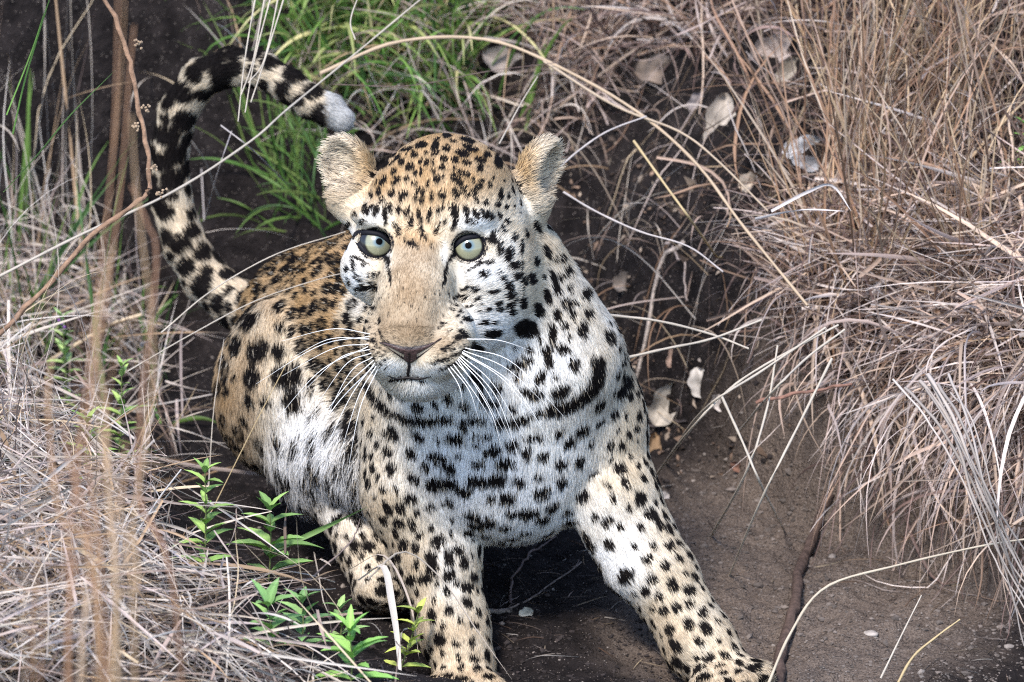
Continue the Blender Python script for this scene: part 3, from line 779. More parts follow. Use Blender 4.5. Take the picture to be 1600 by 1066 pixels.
def build_fur():
    tri = np.concatenate([BF[:, [0, 1, 2]], BF[:, [0, 2, 3]]])
    A = 0.5 * np.linalg.norm(np.cross(BV[tri[:, 1]] - BV[tri[:, 0]], BV[tri[:, 2]] - BV[tri[:, 0]]), axis=1)
    cen = BV[tri].mean(1)
    dens = (regw[tri].mean(1) @ regp[:, 3]) * 1e6
    fac = BN[tri].mean(1) @ FV
    dens = dens * np.where(fac > -0.12, 1.0, 0.22)
    cx, cy, cw = proj(cen)
    dens = dens * ((cy < 1110) & (cen[:, 2] > -0.01))
    e = A * dens
    N = int(e.sum())
    cs = np.cumsum(e)
    t = tri[np.minimum(np.searchsorted(cs, RNG.random(N) * cs[-1]), len(tri) - 1)]
    u, v = RNG.random(N), RNG.random(N); sw = u + v > 1; u[sw], v[sw] = 1 - u[sw], 1 - v[sw]
    bw = np.stack([1 - u - v, u, v], 1)
    P = (BV[t] * bw[..., None]).sum(1); n = nrm((BN[t] * bw[..., None]).sum(1)); rw = (regw[t] * bw[..., None]).sum(1)
    fl = (flowv[t] * bw[..., None]).sum(1)
    px, py, w = proj(P)
    keep = np.ones(N, bool)
    for (ex, ey), ew in zip(EYES, EYE_W):
        keep &= ~(((px - ex) / 24.5) ** 2 + ((py - ey) / 22.5) ** 2 < 1.0) | (w < 0)
    nose = (w > 90) & (py > 3 + np.interp(px, [594, 602, 612, 625, 640, 655, 668, 680, 690], [535, 535, 537, 541, 543, 541, 538, 534, 529])) & (py < 552 + 0.0 * px) & (np.abs(px - 642) < 44 - (py - 533) * 1.3)
    keep &= ~nose
    P, n, rw, fl, px, py, w = P[keep], n[keep], rw[keep], fl[keep], px[keep], py[keep], w[keep]; N = len(P)
    col, dark = coat_colour(P, n, rw)
    par = rw @ regp
    L = par[:, 0] * RNG.uniform(0.65, 1.2, N)
    fac = n @ FV
    # inside of the ears: long pale hair fanned across the cup
    ie = rw[:, REGN.index('ear')]; inner = (ie > 0.5) & (fac > 0.2)
    L = np.where(inner, np.where(RNG.random(N) < 0.3, RNG.uniform(0.007, 0.012, N), RNG.uniform(0.003, 0.007, N)), L)
    lobe = np.where(px[:, None] < 700, RV * 1.0 + UV * 0.15, -RV * 0.2 + UV * 0.6)
    fl = np.where(inner[:, None], -lobe if False else np.where(px[:, None] < 700, -RV + 0.25 * UV, RV + 0.5 * UV), fl)
    # cheeks and brow grow away from the nose; short round the eyes
    for (ex, ey) in EYES:
        de = np.hypot(px - ex, py - ey)
        L = np.where((de < 46) & (w > -20), np.minimum(L, 0.0035 + 0.00008 * np.maximum(de - 26, 0)), L)
    tang = fl - n * (fl * n).sum(1, keepdims=True)
    tang = nrm(tang + 0.001)
    # clumping: neighbouring hairs lean alike
    cl = np.stack([vnoise(P * 120, 61), vnoise(P * 120, 62), vnoise(P * 120, 63)], 1)
    fine = RNG.normal(0, 1, (N, 3))
    longh = np.clip(L / 0.02, 0.3, 1.6)[:, None]
    tang = nrm(tang + (0.22 * cl + 0.14 * fine) * (0.5 + 0.5 * longh))
    tang = nrm(tang - n * (tang * n).sum(1, keepdims=True) * 0.9)
    lift = par[:, 1] * RNG.uniform(0.7, 1.4, N) * np.where(inner, 2.4, 1.0)
    d = nrm(tang + n * lift[:, None])
    K = 5
    pts = np.zeros((N, K, 3), np.float32)
    p = P - n * 0.0006
    step = (L / (K - 1))[:, None]
    for k in range(K):
        pts[:, k] = p
        p = p + d * step
        d = nrm(d + tang * 0.22 - n * 0.05 + 0.12 * RNG.normal(0, 1, (N, 3)) * longh - np.array([0, 0, 1.0]) * 0.10 * longh)
    rad = (0.00030 + 0.00012 * np.clip(L / 0.02, 0, 1.5))[:, None] * np.array([1.0, 0.95, 0.8, 0.55, 0.12])
    c = col * (RNG.uniform(0.68, 1.18, N) * (1 + 0.16 * vnoise(P * 310, 91) + 0.10 * vnoise(P * 120, 92)))[:, None]
    stray = (RNG.random(N) < 0.05) & (dark > 0.5) & (L > 0.012)
    c[stray] = np.array([0.55, 0.48, 0.38])
    ec = inner & (RNG.random(N) < 0.10) & (vnoise(P * 90, 71) > -0.5)
    c[ec] = np.array([0.10, 0.085, 0.075])
    c = np.clip(c, 0.004, 0.92)
    cv = bpy.data.hair_curves.new("fur")
    cv.add_curves([K] * N)
    cv.attributes["position"].data.foreach_set("vector", pts.reshape(-1).astype(np.float32))
    ra = cv.attributes.get("radius") or cv.attributes.new("radius", 'FLOAT', 'POINT')
    ra.data.foreach_set("value", rad.reshape(-1).astype(np.float32))
    ca = cv.attributes.new("Col", 'FLOAT_COLOR', 'CURVE')
    cc = np.ones((N, 4), np.float32); cc[:, :3] = c
    ca.data.foreach_set("color", cc.ravel())
    na_ = cv.attributes.new("skin_normal", 'FLOAT_VECTOR', 'CURVE')
    na_.data.foreach_set("vector", n.astype(np.float32).ravel())
    o = bpy.data.objects.new("fur", cv); COL.objects.link(o)
    cv.materials.append(M_FUR)
    o.parent = leo; o.location = -leo.location
    o["kind"] = "stuff"
    print("hairs", N, "spots", len(acc_p), "verts", len(BV))
build_fur()

# ------------------------------------------------------------------ small tools for tubes and draped parts
def tube_arrays(pts, rad, sides=6):
    pts = np.asarray(pts, float); rad = np.asarray(rad, float); n = len(pts)
    tg = nrm(np.gradient(pts, axis=0))
    up = np.array([0.31, 0.2, 0.93]); s = nrm(np.cross(tg, up)); b = np.cross(tg, s)
    an = np.arange(sides) * 2 * math.pi / sides
    ring = pts[:, None] + rad[:, None, None] * (np.cos(an)[None, :, None] * s[:, None] + np.sin(an)[None, :, None] * b[:, None])
    i = np.arange(n - 1)[:, None] * sides; j = np.arange(sides)[None]; j2 = (j + 1) % sides
    F = np.stack([i + j, i + j2, i + sides + j2, i + sides + j], -1).reshape(-1, 4)
    return ring.reshape(-1, 3), F

def smooth_path(pts, n):
    """Points on a smooth curve through pts (any width of columns)."""
    pts = np.asarray(pts, float)
    P = np.vstack([2 * pts[0] - pts[1], pts, 2 * pts[-1] - pts[-2]])
    t = np.linspace(0, len(pts) - 1 - 1e-6, n); i = t.astype(int); f = (t - i)[:, None]
    p0, p1, p2, p3 = P[i], P[i + 1], P[i + 2], P[i + 3]
    return 0.5 * (2 * p1 + (p2 - p0) * f + (2 * p0 - 5 * p1 + 4 * p2 - p3) * f ** 2 + (3 * p1 - p0 - 3 * p2 + p3) * f ** 3)

from mathutils.bvhtree import BVHTree
BVH = BVHTree.FromPolygons([tuple(v) for v in BV.tolist()], [tuple(f) for f in BF.tolist()])
CAMP = T0 + FV * DIST
def on_skin(px, py, off=0.0):
    d = nrm(V(px, py, 0.0) - CAMP)
    h, nn, i, dist = BVH.ray_cast(Vector(CAMP), Vector(d))
    if h is None: return V(px, py, 80.0)
    return np.array(h) + np.array(nn) * off

def m_plain(name, col, rough, spec=0.5, coat=0.0):
    m, n, l, b, out = new_mat(name)
    b.inputs["Base Color"].default_value = (*col, 1); b.inputs["Roughness"].default_value = rough
    b.inputs["Specular IOR Level"].default_value = spec; b.inputs["Coat Weight"].default_value = coat; b.inputs["Coat Roughness"].default_value = 0.03
    return m
M_LID = m_plain("eyelid_rim", (0.008, 0.008, 0.012), 0.65, 0.2)
M_PUPIL = m_plain("pupil", (0.001, 0.001, 0.0015), 0.5, 0.05, 0.0)
M_EYEW = m_plain("eye_white", (0.015, 0.014, 0.018), 0.3, 0.4, 0.3)
M_LIP = m_plain("lip", (0.010, 0.008, 0.009), 0.55, 0.3)
M_WHISK = m_plain("whisker", (0.85, 0.84, 0.82), 0.4, 0.4)

def iris_material():
    m, n, l, b, out = new_mat("iris")
    at = n.new("ShaderNodeAttribute"); at.attribute_name = "Col"
    l.new(at.outputs["Color"], b.inputs["Base Color"])
    b.inputs["Roughness"].default_value = 0.25; b.inputs["Coat Weight"].default_value = 1.0; b.inputs["Coat Roughness"].default_value = 0.02
    return m
M_IRIS = iris_material()

def cap(c, R, r, a0, a1, nr=10, ns=48, bulge=0.0):
    """Part of a ball round axis R[:,2], between angles a0 and a1."""
    A = np.linspace(a0, a1, nr); S = np.arange(ns) * 2 * math.pi / ns
    rr = r * (1 + bulge * np.exp(-(A / 0.5) ** 2))
    loc = np.stack([(rr * np.sin(A))[:, None] * np.cos(S), (rr * np.sin(A))[:, None] * np.sin(S), np.repeat((rr * np.cos(A))[:, None], ns, 1)], -1).reshape(-1, 3)
    i = np.arange(nr - 1)[:, None] * ns; j = np.arange(ns)[None]; j2 = (j + 1) % ns
    F = np.stack([i + j, i + ns + j, i + ns + j2, i + j2], -1).reshape(-1, 4)
    return c + loc @ R.T, F, A, S

for k, ((ex, ey), ew) in enumerate(zip(EYES, EYE_W)):
    side = -1 if k == 0 else 1
    c = V(ex, ey, ew); r = EYE_R / SC
    gx, gy = ((593, 378), (732, 384))[k]
    R = rotm(math.degrees(math.asin(np.clip((gx - ex) / EYE_R, -.6, .6))), -math.degrees(math.asin(np.clip((ey - gy) / EYE_R, -.6, .6))), 0)
    v, f, A, S = cap(c, R, r, 0.80, 2.4, 14)
    e = link("eye", mesh_np("eye", v, f), M_EYEW, leo)
    ai, ap = 0.80, 0.165
    v, f, A, S = cap(c, R, r, ap, ai, 18, 96, 0.02)
    aa = np.repeat(A, 96); ss = np.tile(S, 18)
    t = (aa - ap) / (ai - ap)
    streak = 0.06 * np.sin(ss * 37 + 3 * np.sin(ss * 5)) + 0.05 * np.sin(ss * 61 + 2)
    ic = lerp(np.array([0.12, 0.19, 0.22]), np.array([0.255, 0.255, 0.165]), sstep(0.02, 0.42, t)[:, None])  # bluish ring at the pupil paints in reflected sky
    ic = ic * (1 + streak[:, None]) * (1 - 0.9 * sstep(0.80, 0.98, t))[:, None] * (0.35 + 0.65 * sstep(-0.02, 0.12, t))[:, None]
    ir = link("iris", mesh_np("iris", v, f, ic), M_IRIS, leo); ir.parent = e; ir.location = (0, 0, 0)
    v, f, A, S = cap(c, R, r * 1.018, 0.001, ap + 0.01, 5, 32)
    pu = link("pupil", mesh_np("pupil", v, f), M_PUPIL, leo); pu.parent = e; pu.location = (0, 0, 0)
    # lid rim: a closed dark band that hugs the ball, drawn out to the corners
    pts, rad = [], []
    for a in np.linspace(0, 2 * math.pi, 61):
        ca, sa = math.cos(a), math.sin(a)
        rx = 23.4 + 8.0 * max(0, side * ca) ** 6 + 6.5 * max(0, -side * ca) ** 6
        x = ex + rx * ca; y = ey - 21.0 * sa * (1 - 0.22 * max(0, sa)) + 3.0 * max(0, sa) * (-side * ca) - 9.0 * side * ca * abs(ca) ** 1.5
        dd = math.hypot(x - ex, (y - ey)); w = ew + math.sqrt(max(EYE_R ** 2 * 1.0 - dd ** 2, 9.0)) - 3.5 + 4.0 * max(0, sa)
        pts.append(V(x, y, w)); rad.append((2.3 + 2.6 * max(0, sa) + 1.0 * max(0, -sa) + (3.2 if k == 0 else 1.0) * max(0, side * ca) ** 2 + 1.2 * max(0, -side * ca)) / SC)
    v, f = tube_arrays(pts, rad, 8)
    link("eyelid", mesh_np("eyelid", v, f), M_LID, leo)

# nose leather, draped over the end of the muzzle
def build_nose():
    xs = np.arange(594, 690.1, 1.6); ys = np.arange(527, 570.1, 1.5)
    top = lambda x: np.interp(x, [594, 602, 612, 625, 640, 655, 668, 680, 690], [535, 535, 537, 541, 543, 541, 538, 534, 529])
    bot = lambda x: np.interp(x, [594, 602, 612, 625, 636, 640, 645, 656, 670, 680, 690], [536, 541, 549, 558, 566, 568, 566, 558, 547, 538, 530])
    V_, C_, idx = [], [], {}
    for i, x in enumerate(xs):
        for j, t in enumerate(np.linspace(-0.15, 1.15, 19)):
            y = top(x) + (bot(x) - top(x)) * t
            edge = min(t + 0.02, 1.02 - t)
            hgt = 2.4 * max(0, min(1, edge / 0.16)) - 2.0 * (edge < 0)
            ns = abs(x - 641)
            # nostrils: comma slits low at either side
            slit = math.exp(-((t - 0.72) / 0.20) ** 2) * (0 if ns < 10 else 1) * (1 if ns < 46 else 0)
            groove = math.exp(-((x - 640) / 1.8) ** 2) * (t > 0.35)
            hgt -= 4.0 * slit + 1.5 * groove
            V_.append(on_skin(x, y, (hgt + 0.6) / SC))
            base = np.array([0.080, 0.048, 0.045]) * (1 + 0.25 * math.sin(x * 1.9) * math.sin(y * 2.1))
            base = lerp(base, np.array([0.010, 0.008, 0.009]), min(1, 0.95 * slit + 0.7 * groove + (0.75 if edge < 0.10 else 0)))
            C_.append(base)
    n, m = len(xs), 19
    id_ = np.arange(n * m).reshape(n, m)
    F = np.stack([id_[:-1, :-1], id_[:-1, 1:], id_[1:, 1:], id_[1:, :-1]], -1).reshape(-1, 4)
    M = mat_attr("nose_leather", 0.42, 0.5, 0, (300, 0.2), 0.5)
    link("nose", mesh_np("nose", np.array(V_), F, np.array(C_)), M, leo)
build_nose()

def draped_tube(name, pts, r, off, mat):
    p = smooth_path([on_skin(x, y, off / SC) for x, y in pts], 22)
    t = np.linspace(0, 1, 22)
    v, f = tube_arrays(p, r / SC * np.minimum(1, 0.25 + 3.2 * np.minimum(t, 1 - t)), 6)
    return link(name, mesh_np(name, v, f), mat, leo)
draped_tube("lip", [(639.5, 564), (639, 572), (638, 580), (637, 588)], 2.6, 0.3, M_LIP)
draped_tube("lip", [(604, 586), (620, 591), (637, 590), (654, 592), (674, 588)], 2.5, 0.6, M_LIP)

# whiskers
def whisker(x0, y0, mid, end, bow):
    a = on_skin(x0, y0, 0.0); wa = proj(a)[2]
    pts = [V(x0, y0, wa), V(mid[0], mid[1], wa + bow), V(end[0], end[1], wa + bow * 0.6)]
    p = smooth_path(pts, 14)
    r = np.linspace(0.85, 0.16, 14) / SC
    v, f = tube_arrays(p, r, 5)
    link("whisker", mesh_np("whisker", v, f), M_WHISK, leo)
for s in [((578, 522), (520, 514), (440, 533)), ((577, 530), (515, 530), (455, 560)), ((576, 538), (520, 545), (440, 588)), ((578, 546), (530, 560), (470, 615)), ((580, 552), (540, 570), (490, 640)),
          ((582, 558), (545, 585), (497, 680)), ((584, 563), (535, 610), (470, 700)), ((586, 567), (545, 625), (490, 745)), ((588, 572), (560, 620), (530, 715)), ((590, 577), (562, 640), (543, 740)),
          ((577, 526), (500, 540), (400, 600)), ((575, 542), (500, 580), (428, 660)), ((586, 570), (520, 640), (460, 745))]:
    whisker(*s[0], s[1], s[2], 28)
for s in [((724, 548), (790, 575), (850, 630)), ((722, 552), (785, 592), (838, 655)), ((720, 556), (770, 600), (822, 690)), ((716, 560), (760, 610), (800, 690)), ((712, 565), (750, 610), (785, 672)),
          ((708, 569), (742, 615), (770, 660)), ((704, 573), (733, 610), (748, 655)), ((727, 544), (800, 566), (880, 650)), ((722, 550), (800, 600), (860, 690)), ((730, 530), (780, 532), (830, 548)),
          ((700, 575), (718, 605), (724, 640)), ((718, 558), (775, 620), (812, 720)), ((715, 562), (765, 640), (784, 700))]:
    whisker(*s[0], s[1], s[2], 28)
# ------------------------------------------------------------------ grass
GX0, GY0, GS = -1.6, -1.6, 0.006
_gx = np.arange(GX0, 1.6, GS); _gy = np.arange(GY0, 2.6, GS)
_GX, _GY = np.meshgrid(_gx, _gy, indexing='ij')
TG = terrain(_GX, _GY)
def th(x, y):
    i = np.clip((x - GX0) / GS, 0, len(_gx) - 1.001); j = np.clip((y - GY0) / GS, 0, len(_gy) - 1.001)
    a = i.astype(int); b = j.astype(int); u = i - a; v = j - b
    return TG[a, b] * (1 - u) * (1 - v) + TG[a + 1, b] * u * (1 - v) + TG[a, b + 1] * (1 - u) * v + TG[a + 1, b + 1] * u * v
def hit(px, py):
    px = np.atleast_1d(np.asarray(px, float)); py = np.atleast_1d(np.asarray(py, float))
    d = nrm(V(px, py, np.zeros_like(px)) - CAMP)
    t = np.full(len(px), 7.6); done = np.zeros(len(px), bool)
    for k in range(420):
        p = CAMP + d * t[:, None]; g = p[:, 2] - th(p[:, 0], p[:, 1])
        done |= g < 0.001
        t = np.where(done, t, t + np.maximum(g * 0.5, 0.002))
    return CAMP + d * t[:, None]
def hit1(px, py, up=0.0): return hit([px], [py])[0] + np.array([0, 0, up])

def in_poly(x, y, poly):
    r = np.zeros(len(x), bool); n = len(poly)
    for i in range(n):
        (x0, y0), (x1, y1) = poly[i], poly[(i + 1) % n]
        c = ((y0 > y) != (y1 > y)) & (x < (x1 - x0) * (y - y0) / ((y1 - y0) if y1 != y0 else 1e-9) + x0)
        r ^= c
    return r
def sample_poly(poly, n):
    a = np.array(poly); lo, hi = a.min(0), a.max(0); X, Y = [], []; got = 0
    while got < n:
        x = RNG.uniform(lo[0], hi[0], n * 3); y = RNG.uniform(lo[1], hi[1], n * 3)
        m = in_poly(x, y, poly); X.append(x[m]); Y.append(y[m]); got += m.sum()
    return np.concatenate(X)[:n], np.concatenate(Y)[:n]

STRAW = np.array([[0.56, 0.49, 0.44], [0.48, 0.40, 0.37], [0.60, 0.53, 0.46], [0.40, 0.31, 0.27], [0.66, 0.61, 0.57], [0.50, 0.42, 0.40], [0.27, 0.20, 0.17], [0.58, 0.47, 0.33], [0.40, 0.28, 0.18], [0.15, 0.11, 0.10]])
LILAC = np.array([[0.50, 0.45, 0.45], [0.38, 0.32, 0.31], [0.62, 0.58, 0.57], [0.28, 0.21, 0.20], [0.45, 0.36, 0.31], [0.17, 0.12, 0.11], [0.52, 0.43, 0.36], [0.34, 0.24, 0.18], [0.12, 0.085, 0.08]])
TAN = np.array([[0.42, 0.28, 0.17], [0.36, 0.22, 0.14], [0.50, 0.37, 0.24], [0.30, 0.18, 0.12], [0.48, 0.38, 0.29], [0.38, 0.27, 0.21]])
GREEN = np.array([[0.10, 0.21, 0.045], [0.15, 0.26, 0.06], [0.08, 0.17, 0.05], [0.20, 0.28, 0.08], [0.28, 0.31, 0.12], [0.36, 0.33, 0.17]])
STRAW = STRAW * np.array([1.0, 0.98, 0.95]); LILAC = LILAC * np.array([1.07, 0.98, 0.90])
def pick(pal, n, jit=0.12):
    return np.clip(pal[RNG.integers(0, len(pal), n)] * RNG.uniform(1 - jit * 1.6, 1 + jit, (n, 1)), 0.01, 0.9)

def grow(root, d, length, width, K, droop, curl, floor=0.003):
    """Paths (N,K+1,3) of blades that leave root along d, sag and curl, and lie on the ground where they meet it."""
    n = len(root); p = root.copy(); d = nrm(d.copy()); step = (length / K)[:, None]
    cv = nrm(RNG.normal(0, 1, (n, 3))); path = [p.copy()]
    droop = np.broadcast_to(np.asarray(droop, float), (n,))[:, None]; curl = np.broadcast_to(np.asarray(curl, float), (n,))[:, None]
    for k in range(K):
        p = p + d * step
        g = th(p[:, 0], p[:, 1]) + floor
        under = p[:, 2] < g
        p[:, 2] = np.where(under, g, p[:, 2])
        d[:, 2] = np.where(under, np.maximum(d[:, 2], 0.0) + 0.04, d[:, 2])
        path.append(p.copy())
        cv = nrm(cv + 0.35 * RNG.normal(0, 1, (n, 3)))
        d = nrm(d + droop * np.array([0, 0, -1.0]) * (0.3 + k / K) + curl * cv)
    return np.stack(path, 1)

OPEN = [(320, 800, 48, 80), (420, 840, 52, 52), (425, 965, 40, 40), (475, 965, 40, 40), (545, 1010, 50, 50), (532, 955, 30, 30), (640, 1000, 40, 50), (185, 640, 24, 70), (105, 560, 24, 70), (975, 330, 100, 80), (1000, 470, 90, 110), (1060, 640, 80, 100), (1170, 770, 110, 100), (1120, 430, 50, 50), (1300, 1000, 160, 70), (320, 280, 60, 120), (210, 130, 60, 120), (300, 620, 40, 90), (1124, 192, 30, 58), (1256, 238, 40, 30), (1206, 88, 48, 36), (790, 95, 42, 30), (1035, 108, 46, 26), (1175, 284, 24, 20)]
def clear_of_leopard(path, gap=0.012, front=True, openz=True):
    n, k, _ = path.shape
    q = path.reshape(-1, 3)
    bad = field_at(q) < gap
    if front:
        x, y, w = proj(q)
        xi = np.clip(x.astype(int), 0, 1619); yi = np.clip(y.astype(int), 0, 1119)
        ins = (x >= 0) & (x < 1620) & (y >= 0) & (y < 1120)
        m = MASK[yi, xi]
        bad |= ins & (m > -1e8) & (w > m - 30)
    if openz:
        x, y, w = proj(q)
        thin = np.repeat(RNG.random(n) < 0.85, k)
        for (cx, cy, rx, ry) in OPEN:
            bad |= thin & (((x - cx) / rx) ** 2 + ((y - cy) / ry) ** 2 < 1) 
    return ~bad.reshape(n, k).any(1)

def ribbons(paths, widths, cols, taper=1.0, twist=0.6):
    """Folded blades: three points across, so that each catches light on two sides."""
    n, k, _ = paths.shape
    tg = nrm(np.gradient(paths, axis=1))
    ref = nrm(RNG.normal(0, 1, (n, 1, 3)) + twist * np.linspace(-1, 1, k)[None, :, None] * RNG.normal(0, 1, (n, 1, 3)))
    s = nrm(np.cross(tg, ref)); b = np.cross(s, tg)
    t = np.linspace(0, 1, k)
    prof = np.clip(0.75 + 0.5 * t, 0, 1) * (1 - np.clip((t - 0.35) / 0.65, 0, 1) ** 2 * 0.93 * taper)
    hw = (widths[:, None] * prof[None])[..., None] * 0.5
    A = paths - s * hw; C = paths + s * hw; B = paths + b * hw * 0.55
    v = np.stack([A, B, C], 2).reshape(-1, 3)
    base = (np.arange(n)[:, None] * k + np.arange(k - 1)[None]).reshape(-1) * 3
    F = np.concatenate([np.stack([base, base + 1, base + 4, base + 3], 1), np.stack([base + 1, base + 2, base + 5, base + 4], 1)])
    along = (1 + 0.10 * np.sin(np.linspace(0, 5, k)[None] + RNG.uniform(0, 6, (n, 1))))
    c = (cols[:, None] * along[..., None])
    c = np.repeat(c.reshape(-1, 3), 3, axis=0)
    return v, F, np.clip(c, 0, 0.95)

def azim(n, a=None, spread=180, el=(0, 30)):
    az = np.radians((RNG.uniform(-180, 180, n) if a is None else a + RNG.normal(0, spread, n)))
    e = np.radians(RNG.uniform(el[0], el[1], n))
    return np.stack([np.cos(az) * np.cos(e), np.sin(az) * np.cos(e), np.sin(e)], 1)

class Patch:
    def __init__(self): self.v, self.f, self.c, self.n = [], [], [], 0
    def add(self, root, d, L, W, K, droop, curl, cols, taper=1.0, gap=0.012, front=True, floor=0.003, openz=True):
        path = grow(root, d, L, W, K, droop, curl, floor)
        ok = clear_of_leopard(path, gap, front, openz)
        v, f, c = ribbons(path[ok], W[ok], cols[ok], taper)
        self.v.append(v); self.f.append(f + self.n); self.c.append(c); self.n += len(v)
    def build(self, name, label, mat):
        o = link(name, mesh_np(name, np.concatenate(self.v), np.concatenate(self.f), np.concatenate(self.c)), mat)
        tag(o, label, None, None, "stuff"); return o
U = lambda a, b, n: RNG.uniform(a, b, n)
def heap(g, poly, n, depth, length, width, pal, el=(-25, 30), curl=(0.0, 0.12), aim=None, spread=60, droop=(0.0, 0.10), jit=0.25, gap=0.02, K=6, front=True):
    x, y = sample_poly(poly, n); r = hit(x, y)
    up = depth * RNG.random(n) ** 0.8
    L = length[0] + (length[1] - length[0]) * RNG.random(n) ** 1.4
    W = width[0] + (width[1] - width[0]) * RNG.random(n) ** 2.2
    d = azim(n, aim, spread, el)
    g.add(r + np.stack([0 * x, 0 * x, up], 1) - d * (L * 0.4)[:, None] * np.array([1, 1, 0.6]), d, L, W, K, U(*droop, n), U(*curl, n), pick(pal, n, jit), gap=gap, front=front)

# left: matted dry grass on the mound
g = Patch()
poly = [(-120, 455), (130, 465), (230, 560), (285, 700), (330, 800), (420, 905), (560, 945), (650, 1010), (690, 1130), (-120, 1130)]
heap(g, poly, 1400, 0.04, (0.06, 0.22), (0.0010, 0.0040), STRAW[[3, 6, 8, 9, 9, 1]] * 0.6, curl=(0.0, 0.2))  # bottom layer coloured darker to paint shade into the gaps
heap(g, poly, 1500, 0.085, (0.06, 0.26), (0.0010, 0.0052), STRAW, curl=(0.0, 0.16))
heap(g, poly, 1150, 0.10, (0.08, 0.30), (0.0012, 0.0046), STRAW[[0, 2, 4, 0, 5, 4, 8]], (-30, 25), curl=(0.0, 0.10), aim=-50, spread=45)
heap(g, poly, 900, 0.09, (0.05, 0.18), (0.0009, 0.0026), STRAW, (0, 70), curl=(0.02, 0.35), K=9)
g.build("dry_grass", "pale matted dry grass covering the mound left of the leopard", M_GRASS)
# left: thin standing stems
g = Patch()
n = 190; x, y = sample_poly([(-120, 490), (140, 490), (260, 560), (300, 760), (-120, 900)], n); r = hit(x, y)
g.add(r, azim(n, None, 0, (55, 89)), U(0.12, 0.42, n), U(0.0008, 0.0019, n), 11, U(0.0, 0.16, n), U(0.03, 0.20, n), pick(STRAW, n))
n = 40; x, y = sample_poly([(-80, 420), (150, 420), (240, 560), (-80, 600)], n); r = hit(x, y)
g.add(r, azim(n, None, 0, (60, 88)), U(0.25, 0.5, n), U(0.0010, 0.0022, n), 12, U(0.0, 0.14, n), U(0.02, 0.16, n), pick(STRAW[[0, 2, 4, 7]], n))
g.build("standing_grass", "thin pale grass stems standing on the left mound", M_GRASS)
# left: green blades
g = Patch()
n = 46; x, y = sample_poly([(-60, 380), (110, 380), (250, 560), (240, 640), (-60, 640)], n); r = hit(x, y)
g.add(r, azim(n, None, 0, (50, 85)), U(0.10, 0.32, n), U(0.003, 0.0065, n), 10, U(0.0, 0.12, n), U(0.0, 0.06, n), pick(GREEN[:4], n))
n = 60; x, y = sample_poly([(-60, 480), (220, 480), (300, 700), (-60, 760)], n); r = hit(x, y)
g.add(r, azim(n, None, 0, (20, 70)), U(0.05, 0.14, n), U(0.002, 0.006, n), 8, U(0.05, 0.2, n), U(0.0, 0.08, n), pick(GREEN[:4], n))
g.build("green_grass", "fresh green blades among the dry stems at the left edge", M_GREEN)

# right bank: dense dry tussock
g = Patch()
bank = [(1110, 330), (1150, 120), (1200, -80), (1700, -80), (1700, 760), (1480, 700), (1270, 620), (1130, 540)]
heap(g, bank, 1900, 0.06, (0.05, 0.20), (0.0010, 0.0044), LILAC[[3, 5, 7, 8, 5]] * 0.6, (-20, 60), curl=(0.02, 0.3), K=8)  # dark brown underlayer, painted-in shade between the brighter blades
heap(g, bank, 1000, 0.10, (0.07, 0.26), (0.0010, 0.0042), np.vstack([LILAC, TAN]), (-10, 75), curl=(0.02, 0.32), K=9)
low = [(1190, 420), (1700, 380), (1700, 720), (1480, 660), (1290, 590), (1170, 510)]
heap(g, low, 800, 0.05, (0.06, 0.2), (0.0012, 0.0046), LILAC[[3, 5, 7, 8]] * 0.6, (-35, 30))  # darkened underlayer again standing in for shaded gaps
heap(g, low, 1050, 0.11, (0.07, 0.28), (0.0012, 0.0058), LILAC[[0, 2, 1, 4, 6, 2]], (-35, 30), curl=(0.0, 0.15))
heap(g, low, 480, 0.12, (0.08, 0.26), (0.0010, 0.0040), LILAC, (-40, 20), curl=(0.0, 0.2), aim=-110, spread=50, droop=(0.05, 0.25), K=8)
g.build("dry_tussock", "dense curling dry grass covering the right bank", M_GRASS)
g = Patch()
for k in range(44):      # stems rise in tufts
    cx, cy = (random.uniform(1190, 1660), random.uniform(-40, 560)) if k > 11 else (random.uniform(1230, 1400), random.uniform(260, 600))
    n = random.randint(8, 22); x = RNG.normal(cx, 14, n); y = RNG.normal(cy, 8, n); r = hit(x, y)
    lean = azim(1, None, 0, (58, 86))[0]
    g.add(r, nrm(lean + 0.16 * RNG.normal(0, 1, (n, 3))), U(0.12, 0.46, n), U(0.0011, 0.0036, n), 11, U(0.0, 0.10, n), U(0.01, 0.12, n), pick(TAN * random.uniform(0.7, 1.25), n, 0.25))
g.build("tall_tan_grass", "tall tan grass stems rising from the right bank", M_GRASS)
g = Patch()
lipz = [(1200, 500), (1290, 540), (1420, 580), (1700, 600), (1700, 740), (1500, 690), (1330, 620), (1220, 550)]
n = 420; x, y = sample_poly(lipz, n); r = hit(x, y)
g.add(r + np.stack([0 * x, 0 * x, U(0.01, 0.09, n)], 1), azim(n, -100, 55, (-35, 30)), U(0.08, 0.30, n), 0.0012 + 0.0045 * RNG.random(n) ** 2, 11, U(0.05, 0.5, n), U(0.02, 0.18, n), pick(LILAC[[0, 2, 1, 4, 6]], n, 0.25))
n = 420; x, y = sample_poly([(1290, 620), (1420, 640), (1700, 700), (1700, 900), (1500, 830), (1300, 730)], n); r = hit(x, y)
g.add(r + np.stack([0 * x, 0 * x, U(0.0, 0.05, n)], 1), azim(n, -100, 60, (-50, 30)), U(0.06, 0.22, n), 0.0010 + 0.0035 * RNG.random(n) ** 2, 9, U(0.05, 0.45, n), U(0.02, 0.25, n), pick(LILAC, n, 0.3))
g.build("hanging_grass", "pale dry blades hanging over the edge of the right bank", M_GRASS)

